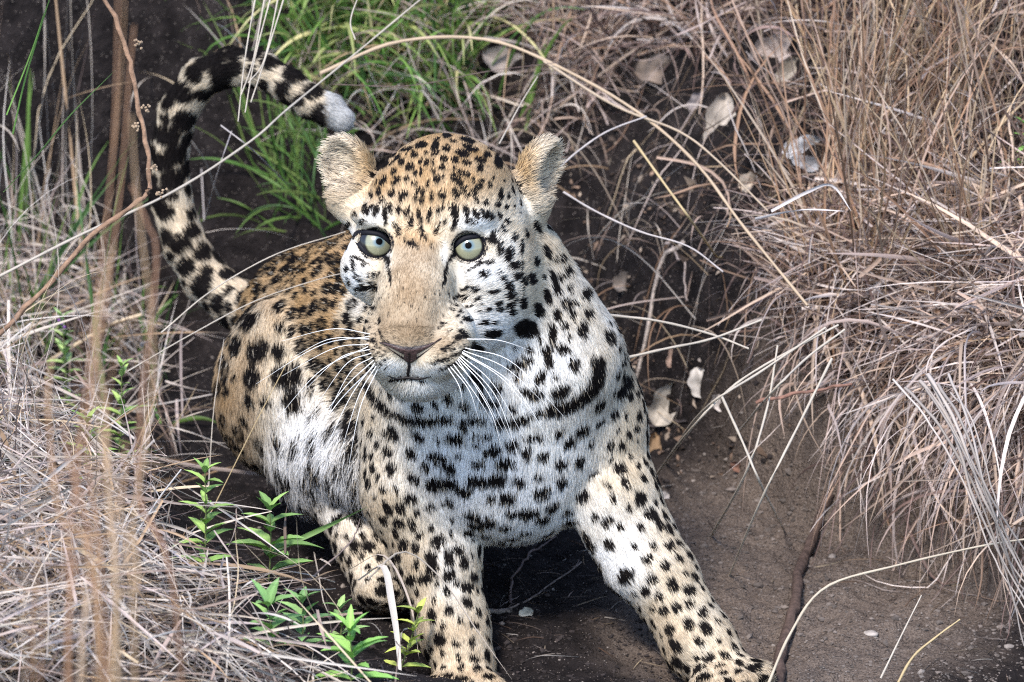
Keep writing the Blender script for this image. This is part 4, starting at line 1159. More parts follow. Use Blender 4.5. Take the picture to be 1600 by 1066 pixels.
# behind: green tuft and dry litter
g = Patch()
n = 620; x, y = sample_poly([(400, -90), (800, -90), (780, 110), (720, 190), (560, 200), (440, 130)], n); r = hit(x, y)
g.add(r, azim(n, -90, 70, (25, 85)), U(0.08, 0.24, n), U(0.0024, 0.0060, n), 9, U(0.10, 0.35, n), U(0.02, 0.15, n), pick(GREEN * 1.5, n, 0.3), front=False)
n = 110; x, y = sample_poly([(440, 250), (530, 250), (520, 390), (400, 400)], n); r = hit(x, y)
g.add(r, azim(n, 170, 60, (15, 75)), U(0.06, 0.16, n), U(0.0018, 0.004, n), 8, U(0.10, 0.3, n), U(0.02, 0.12, n), pick(GREEN[:4], n), front=False)
n = 26; x, y = sample_poly([(640, 100), (830, 100), (830, 230), (640, 230)], n); r = hit(x, y)
g.add(r, azim(n, -80, 50, (30, 80)), U(0.10, 0.2, n), U(0.004, 0.0065, n), 9, U(0.1, 0.3, n), U(0.0, 0.06, n), pick(GREEN[:3], n), front=False)
g.build("green_tuft", "bright green grass tuft growing on the bank behind the leopard's head", M_GREEN)
g = Patch()
n = 420; x, y = sample_poly([(420, -90), (860, -90), (860, 200), (740, 330), (560, 230), (430, 190)], n); r = hit(x, y)
g.add(r, azim(n, -90, 70, (5, 75)), U(0.08, 0.26, n), U(0.0012, 0.0032, n), 9, U(0.08, 0.35, n), U(0.03, 0.2, n), pick(STRAW, n, 0.25), front=False)
heap(g, [(800, -90), (1220, -90), (1150, 140), (1080, 220), (960, 180), (880, 230), (820, 200)], 900, 0.06, (0.06, 0.24), (0.0010, 0.0042), LILAC, (-20, 70), curl=(0.02, 0.30), K=9, front=False)
n = 150; x, y = sample_poly([(860, 230), (1080, 260), (1160, 520), (1100, 720), (960, 560), (900, 420)], n); r = hit(x, y)
g.add(r, azim(n, None, 0, (0, 50)), U(0.04, 0.16, n), U(0.0009, 0.0022, n), 8, U(0.08, 0.3, n), U(0.03, 0.2, n), pick(STRAW, n, 0.3), front=False)
n = 60; x, y = sample_poly([(200, -60), (480, -60), (440, 130), (380, 420), (300, 480), (210, 420)], n); r = hit(x, y)
g.add(r, azim(n, None, 0, (0, 60)), U(0.05, 0.2, n), U(0.0010, 0.0026, n), 8, U(0.05, 0.3, n), U(0.03, 0.2, n), pick(STRAW, n, 0.3), front=False)
n = 90; x, y = sample_poly([(870, 220), (1080, 240), (1150, 500), (1120, 700), (980, 640), (930, 440)], n); r = hit(x, y)
g.add(r, azim(n, None, 0, (0, 55)), U(0.06, 0.26, n), U(0.0007, 0.0020, n), 12, U(0.02, 0.3, n), U(0.03, 0.22, n), pick(np.vstack([STRAW * 0.8, TAN * 0.6]), n, 0.3), front=True, openz=False)
g.build("background_straw", "dry grass litter tangled on the bank behind the leopard", M_GRASS)
# bits of straw and crumbs lying on the open floor
g = Patch()
n = 260; x, y = sample_poly([(700, 830), (950, 800), (1080, 640), (1300, 700), (1330, 820), (1620, 960), (1620, 1100), (740, 1100)], n); r = hit(x, y)
g.add(r, azim(n, None, 0, (0, 8)), U(0.006, 0.06, n), U(0.0006, 0.0016, n), 5, U(0.0, 0.1, n), U(0.02, 0.15, n), pick(np.vstack([STRAW * 0.45, TAN * 0.35, STRAW[[5, 6, 9]] * 0.4]), n, 0.3), floor=0.0015, gap=0.004)
g.build("straw_bits", "short bits of straw scattered over the open soil", M_GRASS)

def crumbs():
    n = 9000
    x, y = sample_poly([(250, 420), (700, 830), (950, 800), (1000, 300), (1150, 330), (1300, 700), (1330, 820), (1650, 960), (1650, 1110), (560, 1110), (420, 880)], n)
    r = hit(x, y)
    ico = np.array([[0, 0, 1], [.894, 0, .447], [.276, .851, .447], [-.724, .526, .447], [-.724, -.526, .447], [.276, -.851, .447], [.724, .526, -.447], [-.276, .851, -.447], [-.894, 0, -.447], [-.276, -.851, -.447], [.724, -.526, -.447], [0, 0, -1]])
    f = np.array([[0, 1, 2], [0, 2, 3], [0, 3, 4], [0, 4, 5], [0, 5, 1], [1, 6, 2], [2, 7, 3], [3, 8, 4], [4, 9, 5], [5, 10, 1], [2, 6, 7], [3, 7, 8], [4, 8, 9], [5, 9, 10], [1, 10, 6], [6, 11, 7], [7, 11, 8], [8, 11, 9], [9, 11, 10], [10, 11, 6]])
    s = 0.0008 * np.exp(np.abs(RNG.normal(0, 0.62, n)))
    v = r[:, None] + ico[None] * s[:, None, None] * RNG.uniform(0.55, 1.3, (n, 12, 1)) * np.array([1.2, 1.0, 0.7])
    F = (np.arange(n)[:, None, None] * 12 + f[None]).reshape(-1, 3)
    c = np.where(((x > 1050) & (y > 720))[:, None], np.array([0.12, 0.10, 0.088]), np.array([0.030, 0.024, 0.023])) * RNG.uniform(0.6, 1.5, (n, 1)); pale = RNG.random(n) < 0.04
    c[pale] = np.array([0.22, 0.19, 0.17])
    o = link("soil_crumbs", mesh_np("soil_crumbs", v.reshape(-1, 3), F, np.repeat(c, 12, axis=0), False), M_STONE)
    tag(o, "small clods and grit scattered on the soil", None, None, "stuff")
crumbs()
def litter():
    n = 420
    x, y = sample_poly([(850, 240), (960, 200), (1100, 250), (1160, 480), (1280, 640), (1200, 720), (1080, 760), (990, 700), (930, 480)], n); r = hit(x, y) + FV * 0.002
    V_, F, C = [], [], []
    for k in range(n):
        a = nrm(RNG.normal(0, 1, 3)); b = nrm(np.cross(a, RNG.normal(0, 1, 3))); s1 = 0.0025 * math.exp(abs(random.gauss(0, 0.6))); s2 = s1 * random.uniform(0.3, 0.7)
        c = r[k]; nn = np.cross(a, b)
        q = [c - a * s1, c - b * s2 + nn * s2 * 0.4, c + a * s1, c + b * s2 + nn * s2 * 0.3, c - nn * s2 * 0.2]
        V_ += q; o = 5 * k; F += [[o, o + 1, o + 4], [o + 1, o + 2, o + 4], [o + 2, o + 3, o + 4], [o + 3, o, o + 4]]
        C += [np.array(random.choice(((0.16, 0.11, 0.08), (0.30, 0.24, 0.19), (0.08, 0.06, 0.05), (0.22, 0.15, 0.11)))) * random.uniform(0.6, 1.3)] * 5
    o = link("leaf_litter", mesh_np("leaf_litter", np.array(V_), np.array(F), np.array(C), False), M_DEAD)
    tag(o, "crumbled leaf litter on the dark bank beside the shoulder", None, None, "stuff")
litter()

# ------------------------------------------------------------------ single stems, twigs and sticks
def stem(name, pts, r0, r1, col, label, cat, group=None, mat=None, n=None, sides=6, wob=0.0):
    """pts: (px, py, w); w None means lying on the ground there."""
    P = []
    for (x, y, w) in pts:
        P.append(hit1(x, y, (r0 / SC) * 0.8) if w is None else V(x, y, w))
    n = n or max(10, 5 * len(P))
    p = smooth_path(P, n)
    if wob:
        k = np.arange(n)[:, None] * 0.8
        p = p + wob / SC * np.stack([vnoise(np.hstack([k, k * 0 + i * 7 + len(bpy.data.objects), k * 0]), 81) for i in range(3)], 1)
    g = th(p[:, 0], p[:, 1]) + r1 / SC
    p[:, 2] = np.maximum(p[:, 2], g)
    rr = np.linspace(r0, r1, n) / SC * (1 + 0.12 * np.sin(np.arange(n) * 1.7))
    v, f = tube_arrays(p, rr, sides)
    c = np.array(col) * (1 + 0.12 * vnoise(p * 60, 5))[:, None]
    o0 = p[0].copy()
    me = mesh_np(name, v - o0, f, np.clip(np.repeat(c, sides, axis=0), 0.004, 0.9))
    o = link(name, me, mat or M_GRASS); o.location = Vector(o0)
    tag(o, label, cat, group, "thing"); return o, p
def blade(name, pts, wd, col, label, cat, group=None, mat=None, n=16):
    P = [hit1(x, y, 0.004) if w is None else V(x, y, w) for (x, y, w) in pts]
    p = smooth_path(P, n)
    p[:, 2] = np.maximum(p[:, 2], th(p[:, 0], p[:, 1]) + 0.003)
    v, f, c = ribbons(p[None], np.array([wd / SC]), np.array([col]))
    o0 = p[0].copy()
    o = link(name, mesh_np(name, v - o0, f, c), mat or M_GRASS); o.location = Vector(o0)
    tag(o, label, cat, group, "thing"); return o

GS_ = "single dry stems around the leopard"
PALE_ = (0.52, 0.46, 0.385); GOLD = (0.52, 0.40, 0.22); GREY = (0.50, 0.45, 0.43); BROWN = (0.16, 0.10, 0.07); TANC = (0.46, 0.32, 0.20)
stem("dry_straw", [(-40, 452, -420), (120, 370, -480), (270, 300, -560), (390, 222, -640), (450, 170, -680), (560, 80, -760), (680, -20, -820)], 2.6, 1.2, PALE_, "long pale straw running diagonally across the leopard's curled tail", "grass stem", GS_)
for k, (x0, x1) in enumerate(((372, 404), (377, 418), (383, 430), (388, 440), (392, 452))):
    stem("dry_straw", [(x0, 190 - (0, 42, 14, 60, 30)[k], -520), ((x0 + x1) / 2 - 5 + (0, 4, -3, 5, -2)[k], 90, -540), (x1, -30, -560)], 1.0, 1.4, PALE_, "thin pale stalk, %s from the left of five hanging over the tail's top" % ("first", "second", "third", "fourth", "fifth")[k], "grass stem", "thin stalks over the tail")
stem("dry_straw", [(252, 520, -420), (330, 455, -430), (430, 398, -440), (540, 362, -440), (640, 332, -440)][:4], 1.4, 0.8, PALE_, "thin straw rising from the left across the leopard's back toward its eye", "grass stem", GS_)
stem("dry_straw", [(200, 580, -380), (300, 522, -400), (400, 470, -420), (500, 436, -430), (552, 424, -430)], 1.2, 0.7, PALE_, "lower thin straw crossing the leopard's orange flank", "grass stem", GS_)
stem("dry_straw", [(316, 360, None), (340, 270, -830), (362, 205, -840)], 1.2, 0.8, GREY, "short thin stem standing inside the tail's curl", "grass stem", GS_)
stem("dry_straw", [(345, 196, -800), (395, 235, -830), (452, 292, None)], 1.2, 0.9, GREY, "short stem slanting down right inside the tail's curl", "grass stem", GS_)
stem("dry_straw", [(240, 900, None), (330, 800, -330), (400, 660, -330), (452, 560, -340)][1:], 0.9, 0.6, GOLD, "hair-thin golden stem rising in front of the leopard's thigh", "grass stem", GS_)
stem("dry_straw", [(326, 760, -420), (334, 640, -430), (350, 530, -440)], 1.0, 0.6, PALE_, "thin upright stem beside the leopard's rump", "grass stem", GS_)
stem("dry_straw", [(500, 115, -900), (620, 66, -930), (760, 62, -940), (880, 108, -880), (1000, 178, -760), (1090, 258, -640), (1160, 352, -520), (1262, 478, -380)], 3.4, 2.4, (0.50, 0.38, 0.26), "long tan stalk arching over the leopard's head to the right bank", "grass stem", GS_)
stem("dry_straw", [(850, 96, -860), (960, 165, -780), (1060, 205, -700), (1120, 250, -640), (1200, 330, -560)], 2.6, 1.6, (0.46, 0.36, 0.26), "tan stalk branching from the long arching stalk above the right ear", "grass stem", GS_)
stem("dry_straw", [(990, 220, -640), (1040, 290, -600), (1080, 345, -560), (1128, 415, None)], 2.4, 1.8, GOLD, "short golden stalk leaning down right of the leopard's right ear", "grass stem", GS_)
stem("dry_straw", [(520, 132, -840), (640, 134, -840), (760, 112, -840), (870, 98, -840)], 0.9, 0.7, (0.14, 0.10, 0.09), "thin dark twig stretched level above the leopard's head", "twig", None, M_TWIG)
stem("dry_straw", [(880, 300, -520), (930, 330, -520), (1000, 362, -500), (1075, 385, -470), (1130, 425, -420)], 2.0, 1.4, GREY, "grey stem lying from the right ear toward the bank", "grass stem", GS_)
stem("dry_straw", [(865, 270, -620), (905, 235, -640), (950, 205, -660), (1010, 182, -680)], 1.8, 1.4, GREY, "grey stem curving up from behind the right ear", "grass stem", GS_)
stem("dry_straw", [(780, 225, -640), (815, 160, -700), (840, 120, -720)], 1.2, 0.9, PALE_, "thin pale stem slanting up from the top of the head", "grass stem", GS_)
stem("dry_straw", [(555, 62, -560), (548, 30, -560), (570, -30, -560)], 1.4, 1.0, PALE_, "short pale stem at the top edge above the green tuft", "grass stem", GS_)
stem("twig", [(1068, 384, None), (1036, 448, None), (1012, 540, None), (986, 626, None)], 4.6, 3.0, (0.40, 0.34, 0.30), "pale peeled twig leaning on the dark soil right of the shoulder", "twig", None, M_TWIG, wob=3)
stem("twig", [(1040, 400, None), (1068, 440, None), (1072, 520, None)], 2.6, 1.6, (0.30, 0.25, 0.23), "thin grey twig forking beside the pale peeled twig", "twig", None, M_TWIG, wob=3)
stem("stick", [(1296, 780, None), (1272, 840, None), (1248, 900, None), (1240, 960, None), (1222, 1030, None), (1212, 1100, None)], 8.0, 10.0, (0.085, 0.058, 0.048), "dark brown stick lying on the sandy soil at lower right", "stick", None, M_TWIG, n=34, sides=9, wob=2.5)
stem("twig", [(1180, 628, -330), (1260, 612, -330), (1330, 600, -340)], 3.4, 2.4, (0.22, 0.12, 0.09), "reddish brown twig poking out level under the right bank grass", "twig", None, M_TWIG, wob=2)
stem("twig", [(990, 672, None), (1030, 668, None), (1075, 660, None)], 3.0, 2.0, (0.06, 0.05, 0.05), "short black twig beside the bleached bone-like leaf", "twig", None, M_TWIG, wob=2)
for a, lb in (([(1024, 746, None), (1080, 670, -330), (1150, 600, -310), (1240, 545, -310), (1310, 508, -330)], "longest pale straw leaning from the soil up to the right bank"),
              ([(1040, 725, None), (1100, 640, -320), (1190, 580, -300), (1290, 512, -320)], "pale straw close above the longest leaning straw"),
              ([(1152, 680, None), (1200, 620, -280), (1260, 560, -290), (1320, 515, -310)], "pale straw ending in a blunt tip over the sandy soil"),
              ([(1112, 838, None), (1165, 740, -280), (1198, 640, -290), (1215, 540, -310)], "pale straw standing upright over the sandy soil"),
              ([(900, 600, -330), (1000, 556, -330), (1100, 536, -350)][0:0] or [(975, 560, -330), (1040, 545, -340), (1110, 530, -360), (1190, 500, -380)], "pale straw pointing level at the leopard's shoulder"),
              ([(948, 492, -330), (1030, 502, -350), (1110, 522, -370), (1170, 545, -360)], "upper pair of level straws touching the leopard's shoulder"),
              ([(1128, 620, -250), (1160, 690, -240), (1190, 760, -240), (1225, 830, None)], "thin straw bending down over the middle of the sandy soil"),
              ([(1300, 560, -240), (1250, 660, -230), (1190, 780, -230), (1140, 900, None)], "thin blurred straw hanging in front of the sandy soil")):
    stem("dry_straw", a, 2.4, 1.7, PALE_, lb, "grass stem", GS_)
stem("dry_straw", [(1192, 1090, -40), (1235, 990, -60), (1290, 918, -80), (1400, 884, -110), (1540, 852, -140), (1640, 838, -160)], 2.6, 1.4, (0.55, 0.47, 0.36), "long bent straw crossing the lower right corner", "grass stem", GS_)
stem("dry_straw", [(1392, 1090, -30), (1424, 1030, -40), (1462, 996, -50), (1500, 968, -60)], 2.6, 1.2, GOLD, "short golden straw at the bottom edge, lower right", "grass stem", GS_)
stem("dry_straw", [(1376, 1060, -20), (1410, 990, -40), (1440, 930, -60)], 1.8, 1.0, PALE_, "short pale straw beside the golden straw at the bottom edge", "grass stem", GS_)
ORD = ("first", "second", "third", "fourth", "fifth", "sixth", "seventh", "eighth", "ninth", "tenth", "eleventh", "twelfth")
rs = random.Random(3)
for k in range(9):
    o = k * 8.0 + rs.uniform(-14, 14)
    stem("dry_straw", [(1405 + o * 1.4, 585 + rs.uniform(-20, 30), -130 + 6 * k), (1462 + o, 668 + rs.uniform(-12, 12), -80 + 8 * k), (1520 + o * 0.5 + rs.uniform(-8, 8), 775 + rs.uniform(-10, 14), -70 + 8 * k), (1565 + o * 0.6 + rs.uniform(-16, 16), 880 + rs.uniform(-20, 30), -80), (1590 + o * 1.2 + rs.uniform(-30, 30), 960 + rs.uniform(-40, 80), -90)], rs.uniform(1.5, 3.4), 1.2,
         tuple(np.array([0.50, 0.44, 0.40]) * rs.uniform(0.6, 1.1)), "whitish stalk, %s from the left in the sheaf sweeping down the right edge" % ORD[k], "grass stem", "sheaf of whitish stalks on the right bank", wob=1.2)
blade("long_grass", [(560, 905, -150), (598, 884, -110), (612, 940, -90), (622, 1010, -80), (628, 1100, -75)], 12, (0.62, 0.57, 0.52), "broad white blade folded over in front of the left foreleg", "grass blade")
blade("long_grass", [(575, 905, -130), (630, 862, -100), (690, 905, -90), (745, 985, -90), (800, 1062, -95)], 4, (0.56, 0.50, 0.44), "thin arched blade crossing the left foreleg", "grass blade")
blade("long_grass", [(545, 890, -160), (600, 868, -130), (640, 940, -110), (655, 1030, -100)], 4, (0.50, 0.42, 0.36), "thin brownish blade arched beside the white folded blade", "grass blade")
blade("long_grass", [(430, 860, -150), (500, 828, -160), (575, 792, -180)], 9, (0.18, 0.30, 0.09), "long green blade pointing at the left foreleg", "grass blade", None, M_GREEN)
blade("long_grass", [(255, 835, -60), (272, 880, -40), (284, 960, -30)], 9, (0.68, 0.64, 0.62), "broad bleached blade standing among the lower left grass", "grass blade")
blade("long_grass", [(20, 210, -250), (40, 120, -260), (70, 20, -280), (90, -40, -280)], 7, (0.17, 0.33, 0.07), "tall green blade at the upper left corner", "grass blade", None, M_GREEN)
blade("long_grass", [(10, 180, -240), (50, 80, -250), (72, 10, -260)], 6, (0.15, 0.30, 0.06), "green blade leaning left at the upper left corner", "grass blade", None, M_GREEN)
blade("long_grass", [(5, 300, -240), (60, 240, -250), (110, 180, -260), (180, 110, -270)], 6, (0.20, 0.34, 0.10), "green blade slanting right across the upper left stems", "grass blade", None, M_GREEN)
blade("long_grass", [(1205, 330, -350), (1262, 300, -330), (1300, 290, -330), (1330, 330, -320)], 6, (0.60, 0.55, 0.54), "pale blade arched at the foot of the tall tan stems", "grass blade")
blade("long_grass", [(1180, 342, -340), (1250, 328, -320), (1320, 330, -310)], 7, (0.62, 0.57, 0.56), "broad level pale blade in front of the tan stems", "grass blade")
# brown bent stalk with seed clusters, upper left
o, p = stem("bent_weed", [(148, -30, -120), (192, 55, -120), (206, 120, -120), (226, 210, -120), (234, 282, -120), (214, 318, -120), (150, 362, -120), (70, 452, -120), (-20, 540, -120)], 3.8, 4.6, (0.24, 0.15, 0.10), "brown bent stalk with seed clusters at upper left", "stalk", None, M_TWIG, n=50, wob=3)
ICO = np.array([[0, 0, 1], [.894, 0, .447], [.276, .851, .447], [-.724, .526, .447], [-.724, -.526, .447], [.276, -.851, .447], [.724, .526, -.447], [-.276, .851, -.447], [-.894, 0, -.447], [-.276, -.851, -.447], [.724, -.526, -.447], [0, 0, -1]])
ICOF = np.array([[0, 1, 2], [0, 2, 3], [0, 3, 4], [0, 4, 5], [0, 5, 1], [1, 6, 2], [2, 7, 3], [3, 8, 4], [4, 9, 5], [5, 10, 1], [2, 6, 7], [3, 7, 8], [4, 8, 9], [5, 9, 10], [1, 10, 6], [6, 11, 7], [7, 11, 8], [8, 11, 9], [9, 11, 10], [10, 11, 6]])
for (x, y) in ((214, 70), (228, 168), (213, 196), (240, 266), (250, 300)):
    vs, fs = [], []
    for q in range(9):
        c = V(x + random.gauss(0, 4), y + random.gauss(0, 4), -118 + random.gauss(0, 4))
        vs.append(c + ICO * (2.6 / SC) * RNG.uniform(0.7, 1.3, (12, 1))); fs.append(ICOF + 12 * q)
    vv = np.concatenate(vs)
    s_ = link("seed_cluster", mesh_np("seed_cluster", vv - np.array(o.location), np.concatenate(fs), np.tile([0.30, 0.22, 0.15], (len(vv), 1))), M_TWIG)
    s_.parent = o
stem("twig", [(420, 858, -120), (350, 900, -90), (300, 950, -60), (180, 1005, -30), (90, 1040, -20)], 2.6, 2.0, (0.10, 0.07, 0.06), "thin dark bent twig lying on the lower left grass", "twig", None, M_TWIG, wob=5)
stem("twig", [(440, 940, -190), (500, 890, -180), (545, 848, -180), (562, 812, -190)], 2.0, 1.0, (0.20, 0.16, 0.15), "knobbly grey twig in front of the hind paw", "twig", None, M_TWIG, wob=4)
stem("twig", [(800, 945, None), (802, 905, None), (830, 865, None), (872, 842, None)], 2.4, 1.4, (0.16, 0.12, 0.11), "wiry root twig on the soil between the forelegs", "twig", None, M_TWIG, wob=4)
stem("twig", [(752, 958, None), (800, 952, None), (840, 930, None), (910, 882, None)], 2.2, 1.2, (0.20, 0.16, 0.14), "straight thin twig on the dark soil between the forelegs", "twig", None, M_TWIG, wob=2)
stem("twig", [(742, 962, None), (775, 960, None), (800, 957, None)], 5.0, 4.0, (0.20, 0.17, 0.15), "short stub of wood beside the left foreleg", "twig", None, M_TWIG, wob=2)

# tall stalks close to the camera at left, out of focus
def near_stalk(root_x, top, w0, r, col, label):
    y0 = -w0 / SC * math.cos(TH) - 0.05
    root_x = float(V(top[0][0], 1200, w0)[0])
    b = np.array([root_x, y0, float(th(np.array([root_x]), np.array([y0]))[0])])
    bx, by, bw = proj(b[None])
    P = [b] + [V(x, y, w0) for x, y in top]
    p = smooth_path(P, 26); v, f = tube_arrays(p, np.linspace(r, r * 0.55, 26) / SC, 7)
    cc = np.array(col) * (1 + 0.1 * np.sin(np.arange(26)))[:, None]
    o = link("tall_grass", mesh_np("tall_grass", v - b, f, np.repeat(cc, 7, axis=0)), M_GRASS); o.location = Vector(b)
    tag(o, label, "grass stalk", "tall stalks near the camera at left", "thing")
LAB = ["tallest blurred tan stalk at left, reaching the top edge", "blurred stalk just left of the tallest one, also reaching the top edge", "blurred tan stalk ending level with the tail's middle", "blurred stalk left of centre in the tan clump, ending at mid height",
       "short blurred stalk leaning left from the clump's right side", "blurred stalk leaning left, second from the left edge of the clump", "blurred stalk leaning furthest left from the clump", "blurred stalk bending right and up beside the tail",
       "blurred stalk with a hooked top nearest the tail", "leftmost blurred tan stalk, upright and short", "shortest blurred stalk leaning right from the clump", "short blurred stalk crossing the clump toward the left",
       "thin blurred stalk rising straight at the clump's middle", "thin blurred stalk bowed left low in the clump", "thin blurred stalk bowed right low in the clump", "blurred stalk bending over to the right at its top", "blurred stalk hugging the tallest one's right side", "faint blurred stalk at the clump's right foot"]
for k, (rx, top) in enumerate((( -0.40, [(108, 900), (120, 700), (150, 480), (172, 300), (190, 100), (198, -60)]), (-0.41, [(120, 950), (118, 760), (140, 560), (168, 330), (180, 180), (186, -60)]),
        (-0.385, [(150, 980), (170, 800), (165, 640), (150, 520), (178, 380)]), (-0.43, [(90, 1000), (110, 880), (128, 720), (120, 600), (135, 470)]), (-0.37, [(186, 960), (176, 800), (150, 640), (142, 540)]),
        (-0.42, [(112, 960), (92, 800), (76, 640), (80, 560)]), (-0.44, [(96, 1030), (100, 900), (84, 740), (68, 600)]), (-0.36, [(200, 1000), (204, 860), (226, 700), (240, 540), (215, 320), (205, 180)]),
        (-0.35, [(228, 980), (216, 760), (244, 420), (230, 350), (205, 290)]), (-0.46, [(60, 980), (52, 760), (56, 600)]), (-0.40, [(136, 1000), (148, 900), (190, 780), (196, 690)]), (-0.39, [(160, 1010), (140, 860), (108, 720), (100, 660)]), (0, [(142, 1010), (146, 820), (152, 660), (150, 590)]), (0, [(132, 1020), (112, 880), (116, 760), (128, 690)]), (0, [(168, 1020), (192, 900), (186, 780), (170, 720)]), (0, [(150, 1020), (158, 760), (180, 560), (222, 470)]), (0, [(126, 1000), (136, 700), (166, 470), (190, 280), (202, 120), (210, 40)]), (0, [(206, 1030), (214, 920), (206, 820)]))):
    top = [(top[0][0] + (k * 37 % 11 - 5) * 11, top[0][1] + 60)] + top[1:]
    near_stalk(rx, top, 3000 + 140 * (k % 4), 1.0 + 0.8 * (k % 3), TAN[k % 5] * np.array([1.0, 0.92, 0.85]), LAB[k])

# ------------------------------------------------------------------ leafy plants
def leaf_mesh(L, W, bend, name="leaf", col=(0.12, 0.24, 0.06)):
    """A pointed oval leaf along +X with a folded midrib, serrated edge and real thickness."""
    nu, nv = 9, 5
    V_, C_ = [], []
    for s in (0, 1):
        for i in range(nu):
            t = i / (nu - 1)
            w = W * (math.sin(math.pi * min(1, t ** 0.8 * 1.0)) ** 0.75) * (1 - 0.25 * t) + 0.02 * W
            if 0 < i < nu - 1: w *= 1 + 0.08 * (-1) ** i
            for j in range(nv):
                a = (j / (nv - 1) - 0.5)
                z = -bend * L * t * t + abs(a) * w * 0.55 - (0.0004 if s else 0)
                V_.append((L * t, a * w, z)); C_.append(np.array(col) * (1.25 if j == 2 else 1.0) * (0.9 + 0.2 * t))
    F = []
    for s in (0, 1):
        o = s * nu * nv
        for i in range(nu - 1):
            for j in range(nv - 1):
                q = [o + i * nv + j, o + (i + 1) * nv + j, o + (i + 1) * nv + j + 1, o + i * nv + j + 1]
                F.append(q if s == 0 else q[::-1])
    return mesh_np(name, np.array(V_), np.array(F), np.array(C_))
from mathutils import Matrix
def plant(px, py, w, height, pairs, leaf_px, label, col=(0.13, 0.27, 0.07), lean=(0, 0), cat="plant", tight=1.0, rosette=3, flower=None):
    """px, py: foot of the stem; height in picture units."""
    root = hit1(px, py) + 0.03 * FV * np.array([1, 1, 0]) if w is None else V(px, py, w)
    e = empty("leafy_plant", root); tag(e, label, cat, "small green plants in the grass")
    H_ = height * 1.12 / SC; leaf_px = leaf_px * 1.5; pairs += 2; col = np.array(col) * 1.3 + np.array([0.13, 0.13, 0.06])
    top = np.array([lean[0] / SC, lean[1] / SC, H_])
    path = smooth_path([np.zeros(3), top * 0.5 + np.array([0.002, 0, 0]), top], 12)
    v, f = tube_arrays(path, np.linspace(1.8, 0.8, 12) / SC, 6)
    st = link("stem", mesh_np("stem", v, f, np.tile(np.array([0.20, 0.24, 0.10]), (len(v), 1))), M_LEAF); st.parent = e
    me = [leaf_mesh(1.0, 0.36, b, "leaf", np.array(col) * k) for b, k in ((0.15, 1.0), (0.35, np.array([1.25, 1.12, 1.1])), (0.5, 0.78))]
    n = 0
    for i in range(pairs):
        t = 0.25 + 0.75 * i / max(1, pairs - 1)
        c = path[int(t * 11)]
        size = leaf_px / SC * (1.0 if t < 0.75 else 0.72) * random.uniform(0.8, 1.15)
        for q in range(2 if i < pairs - 1 else rosette):
            az = i * 1.9 + q * (math.pi if i < pairs - 1 else 2 * math.pi / rosette) + random.uniform(-0.35, 0.35)
            el = lerp(0.15, 0.95, t * tight) + random.uniform(-0.2, 0.2)
            X = Vector((math.cos(az) * math.cos(el), math.sin(az) * math.cos(el), math.sin(el)))
            Z = Vector((0, 0, 1)); Y = Z.cross(X).normalized(); Z = X.cross(Y)
            M = Matrix((X, Y, Z)).transposed().to_4x4() @ Matrix.Diagonal((size, size * random.uniform(0.85, 1.1), size, 1))
            M.translation = Vector(c)
            o = bpy.data.objects.new("leaf", me[n % 3]); COL.objects.link(o); n += 1
            if not me[n % 3].materials: pass
            o.parent = e; o.matrix_local = M
    for m_ in me:
        if not m_.materials: m_.materials.append(M_LEAF)
    if flower:
        for q in range(3):
            vv = path[-1] + np.array([0.003 * (q - 1), -0.003, -0.004 * q]) + ICO * 0.0022
            fl = link("flower", mesh_np("flower", vv, ICOF, np.tile(flower, (12, 1))), M_LEAF); fl.parent = e
plant(318, 898, None, 165, 8, 34, "tallest leafy green plant left of the leopard's belly", (0.16, 0.31, 0.08), (6, 0), rosette=4)
plant(420, 900, None, 112, 5, 46, "leafy green plant with long leaves below the leopard's belly", (0.12, 0.27, 0.08), (4, 0), rosette=4)
plant(425, 1010, None, 72, 3, 42, "low green plant in the lower left grass, left of its neighbour", (0.13, 0.30, 0.10), (-4, 0), rosette=4)
plant(470, 1006, None, 74, 3, 38, "low green plant with broad leaves right of its low neighbour", (0.12, 0.28, 0.10), (4, 0), rosette=4)
plant(548, 1062, None, 84, 4, 46, "bright green plant at the bottom beside the left foreleg", (0.14, 0.34, 0.08), (0, 0), rosette=4)
plant(532, 985, None, 46, 2, 30, "small pale green sprig above the bottom plant", (0.16, 0.31, 0.12), (0, 0), rosette=3)
plant(618, 1062, -120, 100, 5, 30, "yellow-green sprig leaning on the left foreleg", (0.27, 0.36, 0.08), (36, 0), rosette=3)
plant(185, 730, None, 170, 9, 26, "pale green leafy spike in the left dry grass", (0.19, 0.33, 0.10), (10, 0), rosette=3, tight=1.1)
plant(105, 640, None, 160, 9, 24, "pale green spike with tiny purple flowers at left", (0.22, 0.36, 0.15), (-4, 0), rosette=3, tight=1.1, flower=(0.30, 0.14, 0.42))
plant(140, 760, None, 110, 5, 34, "broad-leaved green plant low in the left dry grass", (0.15, 0.28, 0.07), (0, 0), rosette=3)
plant(1612, 262, None, 70, 3, 40, "green leaves peeping in at the right edge", (0.10, 0.30, 0.06), (-6, 0), rosette=3)

